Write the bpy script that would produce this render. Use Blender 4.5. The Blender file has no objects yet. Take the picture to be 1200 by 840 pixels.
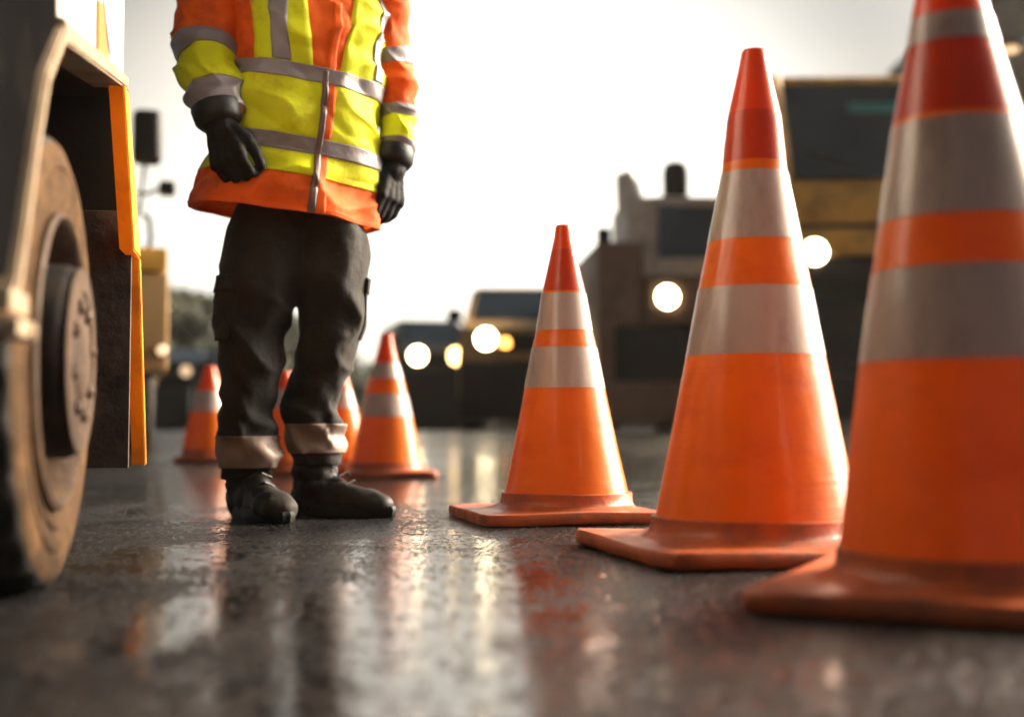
import bpy, bmesh, math, random
from mathutils import Vector, Matrix, noise
R = math.radians
random.seed(7)
S = bpy.context.scene
COL = S.collection
PI = math.pi

# ------------------------------------------------------------------ camera
F = 1500.0; HC = 0.24; PITCH = R(3.0)
cam = bpy.data.objects.new('camera', bpy.data.cameras.new('camera')); COL.objects.link(cam)
cam.data.lens = 45; cam.data.sensor_width = 36; cam.data.clip_start = .05; cam.data.clip_end = 3000
cam.location = (0, 0, HC); cam.rotation_euler = (R(90) + PITCH, 0, 0)
cam.data.dof.use_dof = True; cam.data.dof.focus_distance = 2.85; cam.data.dof.aperture_fstop = 1.45
S.camera = cam

def ray(px, py):
    cx = (px-600)/F; cy = (420-py)/F
    return Vector((cx, math.cos(PITCH)-cy*math.sin(PITCH), math.sin(PITCH)+cy*math.cos(PITCH)))
def P(px, py, D):
    d = ray(px, py); return Vector((0, 0, HC)) + d*(D/d.y)

# ------------------------------------------------------------------ helpers
def link(name, me, mat=None, parent=None, smooth=True, loc=(0,0,0)):
    o = bpy.data.objects.new(name, me); COL.objects.link(o)
    if mat is not None:
        for m in (mat if isinstance(mat, (list, tuple)) else [mat]): me.materials.append(m)
    if smooth:
        me.polygons.foreach_set('use_smooth', [True]*len(me.polygons))
    o.location = loc
    if parent: o.parent = parent
    return o
def bmo(name, bm, mat=None, parent=None, smooth=False, loc=(0,0,0), autos=None):
    bmesh.ops.recalc_face_normals(bm, faces=bm.faces)
    me = bpy.data.meshes.new(name); bm.to_mesh(me); bm.free()
    if autos:
        me.polygons.foreach_set('use_smooth', [True]*len(me.polygons))
        me.set_sharp_from_angle(angle=R(autos))
    return link(name, me, mat, parent, smooth and not autos, loc)
def tag(o, label=None, cat=None, group=None, kind=None):
    if label: o['label'] = label
    if cat: o['category'] = cat
    if group: o['group'] = group
    if kind: o['kind'] = kind
    return o
def empty(name, loc, rz=0, **k):
    o = bpy.data.objects.new(name, None); COL.objects.link(o)
    o.location = loc; o.rotation_euler = (0, 0, rz); o.empty_display_size = .1
    return tag(o, **k)
def box(bm, x0, x1, y0, y1, z0, z1, bev=0.0, seg=2, taper=None):
    r = bmesh.ops.create_cube(bm, size=1)
    vs = r['verts']
    for v in vs:
        v.co = Vector((x0+(v.co.x+.5)*(x1-x0), y0+(v.co.y+.5)*(y1-y0), z0+(v.co.z+.5)*(z1-z0)))
    if taper: 
        for v in vs: v.co = taper(v.co)
    if bev > 0:
        es = {e for v in vs for e in v.link_edges}
        bmesh.ops.bevel(bm, geom=list(es), offset=bev, segments=seg, profile=.6, affect='EDGES')
def boxo(name, mat, parent, *a, **k):
    bm = bmesh.new(); box(bm, *a, **k); return bmo(name, bm, mat, parent, autos=35)
def lathe(bm, prof, n=64, axis='z', origin=(0,0,0), caps=True):
    o = Vector(origin); rings = []
    for r, h in prof:
        ring = []
        for i in range(n):
            a = 2*PI*i/n; c, s = math.cos(a)*r, math.sin(a)*r
            co = {'z': (c, s, h), 'x': (h, c, s), 'y': (s, h, c)}[axis]
            ring.append(bm.verts.new(o+Vector(co)))
        rings.append(ring)
    for a, b in zip(rings, rings[1:]):
        for i in range(n):
            bm.faces.new((a[i], a[(i+1) % n], b[(i+1) % n], b[i]))
    if caps:
        for rg in (rings[0], rings[-1]): bm.faces.new(rg)
    return rings
def tube(bm, pts, rad, n=10):
    pts = [Vector(p) for p in pts]; rings = []
    rs = rad if isinstance(rad, (list, tuple)) else [rad]*len(pts)
    for i, p in enumerate(pts):
        t = (pts[min(i+1, len(pts)-1)]-pts[max(i-1, 0)]).normalized()
        up = Vector((0, 0, 1)) if abs(t.z) < .9 else Vector((1, 0, 0))
        a = t.cross(up).normalized(); b = t.cross(a)
        rings.append([bm.verts.new(p+(a*math.cos(2*PI*k/n)+b*math.sin(2*PI*k/n))*rs[i]) for k in range(n)])
    for a, b in zip(rings, rings[1:]):
        for k in range(n): bm.faces.new((a[k], a[(k+1) % n], b[(k+1) % n], b[k]))
    bm.faces.new(rings[0]); bm.faces.new(rings[-1])
def capsule(bm, p, q, r0, r1, sc=None):
    """tapered capsule as spheres hull: enough for voxel remeshing"""
    p, q = Vector(p), Vector(q); d = (q-p); L = d.length
    steps = max(2, int(L/max(min(r0, r1)*.35, .002)))
    steps = min(steps, 24)
    n = 12
    t = d.normalized() if L > 1e-6 else Vector((0, 0, 1))
    up = Vector((0, 0, 1)) if abs(t.z) < .9 else Vector((1, 0, 0))
    a = t.cross(up).normalized(); b = t.cross(a)
    prof = []
    for k in range(1, 6): th = PI/2*k/6; prof.append((-math.cos(th)*r0, math.sin(th)*r0))
    for k in range(0, steps+1): prof.append((L*k/steps, r0+(r1-r0)*k/steps))
    for k in range(1, 6): th = PI/2*k/6; prof.append((L+math.sin(th)*r1, math.cos(th)*r1))
    rings = [[bm.verts.new(p+t*h+(a*math.cos(2*PI*i/n)+b*math.sin(2*PI*i/n))*r) for i in range(n)] for h, r in prof]
    for A, B in zip(rings, rings[1:]):
        for i in range(n): bm.faces.new((A[i], A[(i+1) % n], B[(i+1) % n], B[i]))
    bm.faces.new(rings[0]); bm.faces.new(rings[-1])
def ellipsoid(bm, c, rx, ry, rz, rot=None):
    r = bmesh.ops.create_uvsphere(bm, u_segments=20, v_segments=12, radius=1)
    M = Matrix.Translation(c) @ (rot.to_4x4() if rot else Matrix.Identity(4)) @ Matrix.Diagonal((rx, ry, rz, 1))
    bmesh.ops.transform(bm, matrix=M, verts=r['verts'])
def remesh(bm, voxel, smooth=6, fac=.5, disp=None):
    me = bpy.data.meshes.new('tmp'); bmesh.ops.recalc_face_normals(bm, faces=bm.faces)
    bm.to_mesh(me); bm.free()
    o = bpy.data.objects.new('tmp', me); COL.objects.link(o)
    m = o.modifiers.new('r', 'REMESH'); m.mode = 'VOXEL'; m.voxel_size = voxel; m.use_smooth_shade = True
    if smooth:
        s = o.modifiers.new('s', 'SMOOTH'); s.iterations = smooth; s.factor = fac
    dg = bpy.context.evaluated_depsgraph_get(); dg.update()
    ev = o.evaluated_get(dg)
    out = bpy.data.meshes.new_from_object(ev)
    bpy.data.objects.remove(o); bpy.data.meshes.remove(me)
    if disp:
        nb = [v.normal.copy() for v in out.vertices]
        for v, nn in zip(out.vertices, nb): v.co = v.co + nn*disp(v.co)
    return out

# ------------------------------------------------------------------ materials
def mat(name, col, rough=.5, metal=0, noise_amt=0, nscale=8, dirt=None, dirt_amt=.5, dscale=4, bump=0, bscale=60,
        emit=None, estr=0, coat=0, transl=0, spec=.5, sheen=0, rvar=0, stretch=None, hscr=0):
    m = bpy.data.materials.new(name); m.use_nodes = True
    nt = m.node_tree; N = nt.nodes; L = nt.links
    b = N['Principled BSDF']; b.inputs['Roughness'].default_value = rough; b.inputs['Metallic'].default_value = metal
    b.inputs['Specular IOR Level'].default_value = spec
    b.inputs['Coat Weight'].default_value = coat; b.inputs['Coat Roughness'].default_value = .16; b.inputs['Sheen Weight'].default_value = sheen
    col = tuple(col)+(1,)
    b.inputs['Base Color'].default_value = col
    tc = N.new('ShaderNodeTexCoord'); vec = tc.outputs['Object']
    if stretch:
        mp = N.new('ShaderNodeMapping'); mp.inputs['Scale'].default_value = stretch; L.new(vec, mp.inputs[0]); vec = mp.outputs[0]
    cur = None
    def noi(sc, det=6, ro=.6):
        n = N.new('ShaderNodeTexNoise'); n.inputs['Scale'].default_value = sc; n.inputs['Detail'].default_value = det
        n.inputs['Roughness'].default_value = ro; L.new(vec, n.inputs['Vector']); return n.outputs['Fac']
    def ramp(f, a, bb):
        r = N.new('ShaderNodeMapRange'); r.inputs['From Min'].default_value = a; r.inputs['From Max'].default_value = bb
        L.new(f, r.inputs['Value']); return r.outputs['Result']
    if noise_amt:
        mx = N.new('ShaderNodeMix'); mx.data_type = 'RGBA'
        mx.inputs['A'].default_value = tuple(c*(1-noise_amt) for c in col[:3])+(1,)
        mx.inputs['B'].default_value = tuple(min(1, c*(1+noise_amt)) for c in col[:3])+(1,)
        L.new(ramp(noi(nscale), .3, .7), mx.inputs['Factor']); cur = mx.outputs['Result']
    if dirt:
        mx = N.new('ShaderNodeMix'); mx.data_type = 'RGBA'
        if cur: L.new(cur, mx.inputs['A'])
        else: mx.inputs['A'].default_value = col
        mx.inputs['B'].default_value = tuple(dirt)+(1,)
        f = ramp(noi(dscale, 9, .68), .62-dirt_amt*.3, .8-dirt_amt*.15)
        L.new(f, mx.inputs['Factor']); cur = mx.outputs['Result']
        r = N.new('ShaderNodeMapRange'); r.inputs['To Min'].default_value = rough; r.inputs['To Max'].default_value = min(1, rough+.3)
        L.new(f, r.inputs['Value']); L.new(r.outputs['Result'], b.inputs['Roughness'])
    elif rvar:
        r = N.new('ShaderNodeMapRange'); r.inputs['From Min'].default_value = .3; r.inputs['From Max'].default_value = .7
        r.inputs['To Min'].default_value = max(.02, rough-rvar); r.inputs['To Max'].default_value = rough+rvar
        L.new(noi(nscale*2.3), r.inputs['Value']); L.new(r.outputs['Result'], b.inputs['Roughness'])
    if cur: L.new(cur, b.inputs['Base Color'])
    if bump:
        bp = N.new('ShaderNodeBump'); bp.inputs['Strength'].default_value = bump; bp.inputs['Distance'].default_value = .01
        L.new(noi(bscale, 5), bp.inputs['Height']); L.new(bp.outputs[0], b.inputs['Normal'])
        if hscr:          # fine horizontal scuffs in patches
            q = N.new('ShaderNodeMapping'); q.inputs['Scale'].default_value = (2.5, 2.5, 90); L.new(tc.outputs['Object'], q.inputs[0])
            n2 = N.new('ShaderNodeTexNoise'); n2.inputs['Scale'].default_value = 2.0; n2.inputs['Detail'].default_value = 6; L.new(q.outputs[0], n2.inputs['Vector'])
            n3 = N.new('ShaderNodeTexNoise'); n3.inputs['Scale'].default_value = 6; L.new(tc.outputs['Object'], n3.inputs['Vector'])
            mm = N.new('ShaderNodeMath'); mm.operation = 'MULTIPLY'; L.new(n2.outputs['Fac'], mm.inputs[0]); L.new(ramp(n3.outputs['Fac'], .4, .65), mm.inputs[1])
            b2 = N.new('ShaderNodeBump'); b2.inputs['Strength'].default_value = hscr; b2.inputs['Distance'].default_value = .004
            L.new(mm.outputs[0], b2.inputs['Height']); L.new(bp.outputs[0], b2.inputs['Normal']); L.new(b2.outputs[0], b.inputs['Normal'])
    if emit:
        b.inputs['Emission Color'].default_value = tuple(emit)+(1,); b.inputs['Emission Strength'].default_value = estr
    if transl:
        t = N.new('ShaderNodeBsdfTranslucent'); t.inputs['Color'].default_value = col
        if cur: L.new(cur, t.inputs['Color'])
        ms = N.new('ShaderNodeMixShader'); ms.inputs[0].default_value = transl
        L.new(b.outputs[0], ms.inputs[1]); L.new(t.outputs[0], ms.inputs[2]); L.new(ms.outputs[0], N['Material Output'].inputs['Surface'])
    return m

M_ORANGE = mat('cone_orange', (.80,.195,.002), .33, noise_amt=.10, nscale=4, dirt=(.66,.13,.004), dirt_amt=.35, dscale=7, bump=.12, bscale=34, hscr=.5, transl=.30, stretch=(1,1,1.5), coat=.35, spec=.35)
M_RED = mat('cone_dark_red', (.50,.045,.004), .34, noise_amt=.12, nscale=6, bump=.08, bscale=30, transl=.25, coat=.25, spec=.35)
M_TIP = mat('cone_tip_red', (.70,.075,.004), .33, noise_amt=.12, nscale=6, bump=.08, bscale=30, transl=.28, coat=.3, spec=.35)
M_FOOT = mat('cone_foot_orange', (.46,.090,.018), .36, hscr=.3, noise_amt=.25, nscale=9, dirt=(.20,.07,.035), dirt_amt=.55, dscale=14, bump=.3, bscale=30)
M_BAND = mat('reflective_white', (.54,.43,.37), .28, noise_amt=.10, nscale=12, dirt=(.24,.16,.12), dirt_amt=.5, dscale=8, bump=.10, bscale=40, stretch=(1,1,.35), transl=.10, coat=.4)
M_BLACKP = mat('black_plastic', (.010,.010,.010), .5, spec=.3, noise_amt=.3, bump=.1)
M_RUBBER = mat('tyre_rubber', (.014,.012,.011), .75, dirt=(.06,.045,.032), dirt_amt=.5, dscale=12, bump=.5, bscale=50)
M_DUSTY = mat('dusty_tyre', (.095,.052,.024), .85, spec=.1, noise_amt=.25, nscale=14, dirt=(.04,.026,.018), dirt_amt=.7, dscale=18, bump=.5, bscale=60)
M_RIM = mat('dusty_rim', (.075,.044,.026), .6, spec=.2, noise_amt=.3, nscale=12, dirt=(.05,.03,.022), dirt_amt=.65, dscale=16, bump=.35, bscale=50)
M_HUB = mat('hub_dark', (.012,.010,.009), .7, spec=.15, noise_amt=.4, dirt=(.035,.022,.014), dirt_amt=.4, dscale=14, bump=.2)
M_CREAM = mat('cream_paint', (.33,.25,.17), .5, spec=.3, noise_amt=.12, dirt=(.22,.14,.09), dirt_amt=.5, dscale=7, bump=.1, coat=.3)
M_WHITEP = mat('white_paint', (.74,.70,.66), .3, noise_amt=.05, dirt=(.4,.33,.27), dirt_amt=.25, dscale=5, coat=.4)
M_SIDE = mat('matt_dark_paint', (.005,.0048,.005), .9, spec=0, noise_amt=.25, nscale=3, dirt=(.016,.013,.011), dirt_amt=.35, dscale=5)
M_DARKP = mat('dark_grey_paint', (.030,.028,.028), .5, spec=.3, noise_amt=.2, nscale=3, dirt=(.08,.065,.05), dirt_amt=.4, dscale=5)
M_YELLOW = mat('yellow_edge', (.95,.46,.03), .4, noise_amt=.12, dirt=(.4,.14,.03), dirt_amt=.35, transl=.3)
M_FLAP = mat('mud_flap', (.075,.042,.028), .65, noise_amt=.35, nscale=10, dirt=(.02,.013,.01), dirt_amt=.6, dscale=8, bump=.4, bscale=35)
M_CHROME = mat('steel', (.35,.32,.29), .35, metal=.9, noise_amt=.2)
M_MACHY = mat('machine_yellow', (.92,.47,.06), .45, noise_amt=.15, nscale=2, dirt=(.16,.08,.03), dirt_amt=.5, dscale=2)
M_TAN = mat('tan_paint', (.46,.28,.11), .45, noise_amt=.2, nscale=2, dirt=(.12,.08,.05), dirt_amt=.4, dscale=2)
M_BROWN = mat('brown_paint', (.22,.13,.08), .5, noise_amt=.3, nscale=3, dirt=(.05,.035,.03), dirt_amt=.5, dscale=3)
M_GREYW = mat('pale_grey_paint', (.68,.65,.61), .45, noise_amt=.15, dirt=(.2,.17,.14), dirt_amt=.4, dscale=3)
M_GLASS = mat('dark_glass', (.022,.040,.060), .12, spec=.6, noise_amt=.3, nscale=1.5)
M_GLASSB = mat('blue_glass', (.06,.10,.17), .3, spec=.35, noise_amt=.3, nscale=2)
M_TEAL = mat('teal_sticker', (.05,.35,.36), .4)
M_HEAD = mat('headlamp_white', (.9,.85,.7), .3, emit=(1,.80,.48), estr=16)
M_HEADY = mat('headlamp_warm', (.9,.7,.4), .3, emit=(1,.62,.22), estr=8)
M_AMBER = mat('amber_lamp', (.8,.3,.05), .3, emit=(1,.42,.08), estr=5)
M_DIM = mat('marker_lamp', (.5,.36,.2), .4, emit=(1,.66,.38), estr=.9)

# ------------------------------------------------------------------ world and sun
SUN_AZ = R(62); SUN_EL = R(25)     # azimuth clockwise from +Y (to the right)
w = bpy.data.worlds.new('World'); S.world = w; w.use_nodes = True
nt = w.node_tree; N = nt.nodes; L = nt.links
bg = N['Background']; bg.inputs['Strength'].default_value = .12
sky = N.new('ShaderNodeTexSky'); sky.sky_type = 'NISHITA'; sky.sun_disc = False
sky.sun_elevation = SUN_EL; sky.sun_rotation = SUN_AZ; sky.air_density = 1.0; sky.dust_density = 3.5; sky.ozone_density = 1.0
tc = N.new('ShaderNodeTexCoord'); mp = N.new('ShaderNodeMapping'); mp.inputs['Scale'].default_value = (1, 1, 2.6)
L.new(tc.outputs['Generated'], mp.inputs[0])
nz = N.new('ShaderNodeTexNoise'); nz.inputs['Scale'].default_value = 1.7; nz.inputs['Detail'].default_value = 7; nz.inputs['Roughness'].default_value = .55
L.new(mp.outputs[0], nz.inputs['Vector'])
cr = N.new('ShaderNodeMapRange'); cr.inputs['From Min'].default_value = .34; cr.inputs['From Max'].default_value = .62
cr.inputs['To Min'].default_value = .45; cr.inputs['To Max'].default_value = .95
L.new(nz.outputs['Fac'], cr.inputs['Value'])
mx = N.new('ShaderNodeMix'); mx.data_type = 'RGBA'
L.new(cr.outputs['Result'], mx.inputs['Factor']); L.new(sky.outputs[0], mx.inputs['A'])
# thin cloud veil: takes the sky's own brightness and turns it cream white
bw = N.new('ShaderNodeRGBToBW'); L.new(sky.outputs[0], bw.inputs[0])
ml = N.new('ShaderNodeMix'); ml.data_type = 'RGBA'; ml.blend_type = 'MULTIPLY'; ml.inputs['Factor'].default_value = 1
ml.inputs['B'].default_value = (1.46, 1.36, 1.18, 1); L.new(bw.outputs[0], ml.inputs['A'])
L.new(ml.outputs['Result'], mx.inputs['B'])
# sky dimmed more behind the camera, an added factor that cuts front fill
dp = N.new('ShaderNodeVectorMath'); dp.operation = 'DOT_PRODUCT'; L.new(tc.outputs['Generated'], dp.inputs[0]); dp.inputs[1].default_value = (.35, .93, 0)
dr = N.new('ShaderNodeMapRange'); dr.interpolation_type = 'SMOOTHSTEP'; dr.inputs['From Min'].default_value = -.5; dr.inputs['From Max'].default_value = .8
dr.inputs['To Min'].default_value = .33; dr.inputs['To Max'].default_value = .56; L.new(dp.outputs['Value'], dr.inputs['Value'])
# bright aureole of the sun behind the thin cloud
da = N.new('ShaderNodeVectorMath'); da.operation = 'DOT_PRODUCT'; L.new(tc.outputs['Generated'], da.inputs[0])
da.inputs[1].default_value = (math.sin(SUN_AZ)*math.cos(SUN_EL), math.cos(SUN_AZ)*math.cos(SUN_EL), math.sin(SUN_EL))
aur = N.new('ShaderNodeMapRange'); aur.interpolation_type = 'SMOOTHERSTEP'; aur.inputs['From Min'].default_value = .86; aur.inputs['From Max'].default_value = 1
aur.inputs['To Min'].default_value = 0; aur.inputs['To Max'].default_value = 5; L.new(da.outputs['Value'], aur.inputs['Value'])
# brightness added to the low sky ahead, for bright reflections on the wet road
dg_ = N.new('ShaderNodeVectorMath'); dg_.operation = 'DOT_PRODUCT'; L.new(tc.outputs['Generated'], dg_.inputs[0]); dg_.inputs[1].default_value = (-.055, .99, .12)
gp = N.new('ShaderNodeMapRange'); gp.interpolation_type = 'SMOOTHSTEP'; gp.inputs['From Min'].default_value = .93; gp.inputs['From Max'].default_value = 1
gp.inputs['To Min'].default_value = 0; gp.inputs['To Max'].default_value = 1.5; L.new(dg_.outputs['Value'], gp.inputs['Value'])
ag = N.new('ShaderNodeMath'); ag.operation = 'ADD'; L.new(dr.outputs['Result'], ag.inputs[0]); L.new(gp.outputs['Result'], ag.inputs[1])
ad = N.new('ShaderNodeMath'); ad.operation = 'ADD'; L.new(ag.outputs[0], ad.inputs[0]); L.new(aur.outputs['Result'], ad.inputs[1])
mg = N.new('ShaderNodeVectorMath'); mg.operation = 'SCALE'; L.new(mx.outputs['Result'], mg.inputs[0]); L.new(ad.outputs[0], mg.inputs['Scale'])
L.new(mg.outputs['Vector'], bg.inputs['Color'])
sun = bpy.data.objects.new('sun', bpy.data.lights.new('sun', 'SUN')); COL.objects.link(sun)
sun.data.energy = 4.0; sun.data.angle = R(.8); sun.data.color = (1, .76, .48)
sd = Vector((math.sin(SUN_AZ)*math.cos(SUN_EL), math.cos(SUN_AZ)*math.cos(SUN_EL), math.sin(SUN_EL)))
sun.rotation_euler = sd.to_track_quat('Z', 'Y').to_euler(); sun.location = sd*30

# ------------------------------------------------------------------ ground
def gz(x, y):
    t = min(1, max(0, (y-6.0)/5.5)); t = t*t*(3-2*t)
    q = min(1, max(0, (y-16.5)/26)); q = q*q*(3-2*q)
    return .175*t-1.0*q
def make_ground():
    m = bpy.data.materials.new('wet_asphalt'); m.use_nodes = True
    nt = m.node_tree; N = nt.nodes; L = nt.links; b = N['Principled BSDF']
    tc = N.new('ShaderNodeTexCoord')
    def noi(sc, det=5, ro=.6, vec=None, st=None):
        n = N.new('ShaderNodeTexNoise'); n.inputs['Scale'].default_value = sc; n.inputs['Detail'].default_value = det
        n.inputs['Roughness'].default_value = ro
        src = tc.outputs['Object']
        if st:
            q = N.new('ShaderNodeMapping'); q.inputs['Scale'].default_value = st; L.new(src, q.inputs[0]); src = q.outputs[0]
        L.new(src, n.inputs['Vector']); return n.outputs['Fac']
    def rng(f, a, c, d, e):
        r = N.new('ShaderNodeMapRange'); r.inputs['From Min'].default_value = a; r.inputs['From Max'].default_value = c
        r.inputs['To Min'].default_value = d; r.inputs['To Max'].default_value = e; L.new(f, r.inputs['Value']); return r.outputs['Result']
    def math_(op, a, c):
        q = N.new('ShaderNodeMath'); q.operation = op
        for i, v in enumerate((a, c)):
            if isinstance(v, (int, float)): q.inputs[i].default_value = v
            else: L.new(v, q.inputs[i])
        return q.outputs[0]
    puddle = rng(noi(1.5, 5, .6, st=(.7, 1.5, 1)), .44, .66, 0, 1)          # 1 = film of water
    # two hollows that hold water, with ragged edges
    sp = N.new('ShaderNodeSeparateXYZ'); L.new(tc.outputs['Object'], sp.inputs[0])
    rag = noi(4.5, 5, .65, st=(1, .6, 1))
    def hollow(cx, cy, rx, ry):
        dx = math_('DIVIDE', math_('SUBTRACT', sp.outputs[0], cx), rx); dy = math_('DIVIDE', math_('SUBTRACT', sp.outputs[1], cy), ry)
        d = N.new('ShaderNodeMath'); d.operation = 'SQRT'; L.new(math_('ADD', math_('MULTIPLY', dx, dx), math_('MULTIPLY', dy, dy)), d.inputs[0])
        return rng(math_('ADD', d.outputs[0], math_('MULTIPLY', math_('SUBTRACT', rag, .5), 2.6)), 1.25, .55, 0, 1)
    puddle = math_('MULTIPLY', puddle, .55)
    for hw_ in ((-.11, 1.80, .22, 1.55), (-.41, 1.60, .10, .40), (-.62, 2.35, .22, .35), (-.9, 4.9, 1.5, 1.7), (.3, 6.5, 2.4, 2.4)):
        puddle = math_('MAXIMUM', puddle, hollow(*hw_))
    fine = noi(150, 3, .7); mid = noi(92, 3, .7, st=(1, .36, 1)); mid2 = noi(30, 4, .6, st=(1, .5, 1))
    g1 = math_('ADD', math_('MULTIPLY', mid, .7), math_('MULTIPLY', mid2, .3))
    # stones that stand out of the film of water: more of them where the film is thin
    dry = rng(math_('SUBTRACT', g1, math_('MULTIPLY', puddle, .15)), .385, .47, 0, 1)
    grain = math_('MULTIPLY', dry, 1.0)
    swell = noi(5, 3, .5, st=(.5, 1.5, 1))
    h = math_('ADD', grain, math_('MULTIPLY', swell, 1.6))
    h = math_('ADD', h, math_('MULTIPLY', noi(24, 4, .6, st=(.6, 1.3, 1)), .9))
    h = math_('ADD', h, math_('MULTIPLY', fine, math_('MULTIPLY', dry, .5)))
    bp = N.new('ShaderNodeBump'); bp.inputs['Strength'].default_value = 1; bp.inputs['Distance'].default_value = .0018
    L.new(h, bp.inputs['Height']); L.new(bp.outputs[0], b.inputs['Normal'])
    mx = N.new('ShaderNodeMix'); mx.data_type = 'RGBA'
    mx.inputs['A'].default_value = (.006, .0055, .006, 1); mx.inputs['B'].default_value = (.022, .018, .016, 1)
    L.new(math_('MULTIPLY', rng(fine, .40, .75, .2, 1), dry), mx.inputs['Factor']); L.new(mx.outputs['Result'], b.inputs['Base Color'])
    L.new(rng(dry, 0, 1, .10, .40), b.inputs['Roughness'])
    L.new(rng(dry, 0, 1, .75, .05), b.inputs['Specular IOR Level'])
    bm = bmesh.new()
    ys = [-40, -10, -3, 0] + [i*.5 for i in range(1, 33)] + [17, 19, 22, 25, 28, 31, 34, 38, 43, 50, 70, 120, 250, 600, 1500]
    xs = [-900, -200, -60, -20, -8, -4, -2, 0, 2, 4, 8, 20, 60, 200, 900]
    g = [[bm.verts.new((x, y, gz(x, y))) for x in xs] for y in ys]
    for a, c in zip(g, g[1:]):
        for i in range(len(xs)-1): bm.faces.new((a[i], a[i+1], c[i+1], c[i]))
    o = bmo('road', bm, m, None, smooth=True); tag(o, kind='structure')
make_ground()

# ------------------------------------------------------------------ traffic cones
def make_cone(px, py, D, prof_px, bands, reds, plate, label, group='orange and white traffic cones on the road', shift=(0, 0),
              lean=0.0, zoff=0.0, pthick=.030, yshift=(0, 0), base_z=None):
    """prof_px: list of (image y, half width in image px) read at the cone's own distance, turned into metres."""
    c = P(px, py, D); g = gz(0, D) if base_z is None else base_z
    root = empty('traffic_cone', (c.x, D, g), 0, label=label, cat='traffic cone', group=group)
    prof = []
    for y, hw in prof_px:
        z = P(px, y, D).z - g; prof.append((hw*D/F, z))
    prof.sort(key=lambda q: q[1])
    ztop = prof[-1][1]
    def rad(z):
        for (r0, z0), (r1, z1) in zip(prof, prof[1:]):
            if z <= z1: return r0+(r1-r0)*max(0, (z-z0))/(z1-z0)
        return prof[-1][0]
    zof = lambda y: P(px, y, D).z - g
    def lx(z): return lean*z
    seed = px*.13
    def surf(bm, z0, z1, off, n=72, close=True, steps=None):
        k = steps or max(2, int((z1-z0)/.012)); rings = []
        for j in range(k+1):
            z = z0+(z1-z0)*j/k; r = rad(z)+off; ring = []
            for i in range(n):
                a = 2*PI*i/n
                w_ = 1+.012*noise.noise(Vector((math.cos(a)*1.2, math.sin(a)*1.2, z*3+seed)))
                ring.append(bm.verts.new((math.cos(a)*r*w_+lx(z), math.sin(a)*r*w_, z)))
            rings.append(ring)
        for A, B in zip(rings, rings[1:]):
            for i in range(n): bm.faces.new((A[i], A[(i+1) % n], B[(i+1) % n], B[i]))
        return rings
    bm = bmesh.new()
    rings = surf(bm, pthick*.9, ztop, 0)
    # rounded open tip with an inner wall
    n = len(rings[0]); rt = prof[-1][0]
    last = rings[-1]
    for dr, dz in ((-.003, .004), (-.007, .0045), (-.010, -.002), (-.011, -.05)):
        ring = [bm.verts.new(((rt+dr)*math.cos(2*PI*i/n)+lx(ztop), (rt+dr)*math.sin(2*PI*i/n), ztop+dz)) for i in range(n)]
        for i in range(n): bm.faces.new((last[i], last[(i+1) % n], ring[(i+1) % n], ring[i]))
        last = ring
    body = bmo('cone_body', bm, [M_ORANGE, M_RED, M_TIP], root, smooth=True)
    for f in body.data.polygons:
        z = f.center.z
        if z > zof((reds or bands)[0][0]): f.material_index = 2
        for y0, y1 in reds:
            if zof(y1) < z < zof(y0): f.material_index = 1
    for y0, y1 in bands:
        bm = bmesh.new(); z1, z0 = zof(y0), zof(y1)
        rr = surf(bm, z0, z1, .0009, steps=max(2, int((z1-z0)/.012)))
        # turned in edges so that the sleeve has thickness
        for ring, z in ((rr[0], z0), (rr[-1], z1)):
            inner = [bm.verts.new(v.co.lerp(Vector((lx(z), 0, v.co.z)), .0022/max(rad(z), .005))) for v in ring]
            for i in range(n): bm.faces.new((ring[i], ring[(i+1) % n], inner[(i+1) % n], inner[i]))
        bmo('reflective_band', bm, M_BAND, root, autos=35)
    # square foot: flat slab with cut corners, raised flange and dip where the cone meets it
    cs = plate
    sh_ = Vector((shift[0], shift[1], 0))
    bm = bmesh.new()
    out = []
    K = len(cs)
    for i in range(K):
        p = Vector(cs[i]+(0,))+sh_; a = Vector(cs[i-1]+(0,))+sh_; b = Vector(cs[(i+1) % K]+(0,))+sh_
        ch = .035
        p1 = p+(a-p).normalized()*ch; p2 = p+(b-p).normalized()*ch
        out += [p1, p.lerp((p1+p2)/2, .45), p2]
    # sample outline densely
    O = []
    for i in range(len(out)):
        a, b = out[i], out[(i+1) % len(out)]
        k = max(1, int((b-a).length/.03))
        for j in range(k): O.append(a.lerp(b, j/k))
    r0 = rad(.03)
    rings = []
    def layer(fn): rings.append([bm.verts.new(fn(p)) for p in O])
    wav = lambda p: .006*noise.noise(Vector((p.x*4+seed, p.y*4, 0)))
    layer(lambda p: Vector((p.x*.965, p.y*.965, .002)))
    layer(lambda p: Vector((p.x*.992, p.y*.992, .003+max(0, wav(p)))))
    layer(lambda p: Vector((p.x, p.y, .008+max(0, wav(p)))))
    layer(lambda p: Vector((p.x, p.y, pthick-.006+wav(p))))
    layer(lambda p: Vector((p.x*.985, p.y*.985, pthick+wav(p))))
    def blend(t, z):
        def f(p):
            d = p.normalized(); q = Vector((d.x*r0*1.0, d.y*r0*1.0, 0))
            v = Vector((p.x*.985, p.y*.985, 0)).lerp(q, t); v.z = z+wav(p)*(1-t); return v
        return f
    for t, z in ((.3, pthick+.000), (.6, pthick+.001), (.78, pthick+.003), (.86, pthick+.009), (.90, pthick+.010), (.94, pthick+.012), (.975, pthick+.018), (.992, pthick+.028), (1.0, pthick+.04)):
        layer(blend(t, z))
    def fin(p):
        d = p.normalized(); return Vector((d.x*(rad(.09)-.006), d.y*(rad(.09)-.006), pthick+.042))
    layer(fin)
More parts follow.
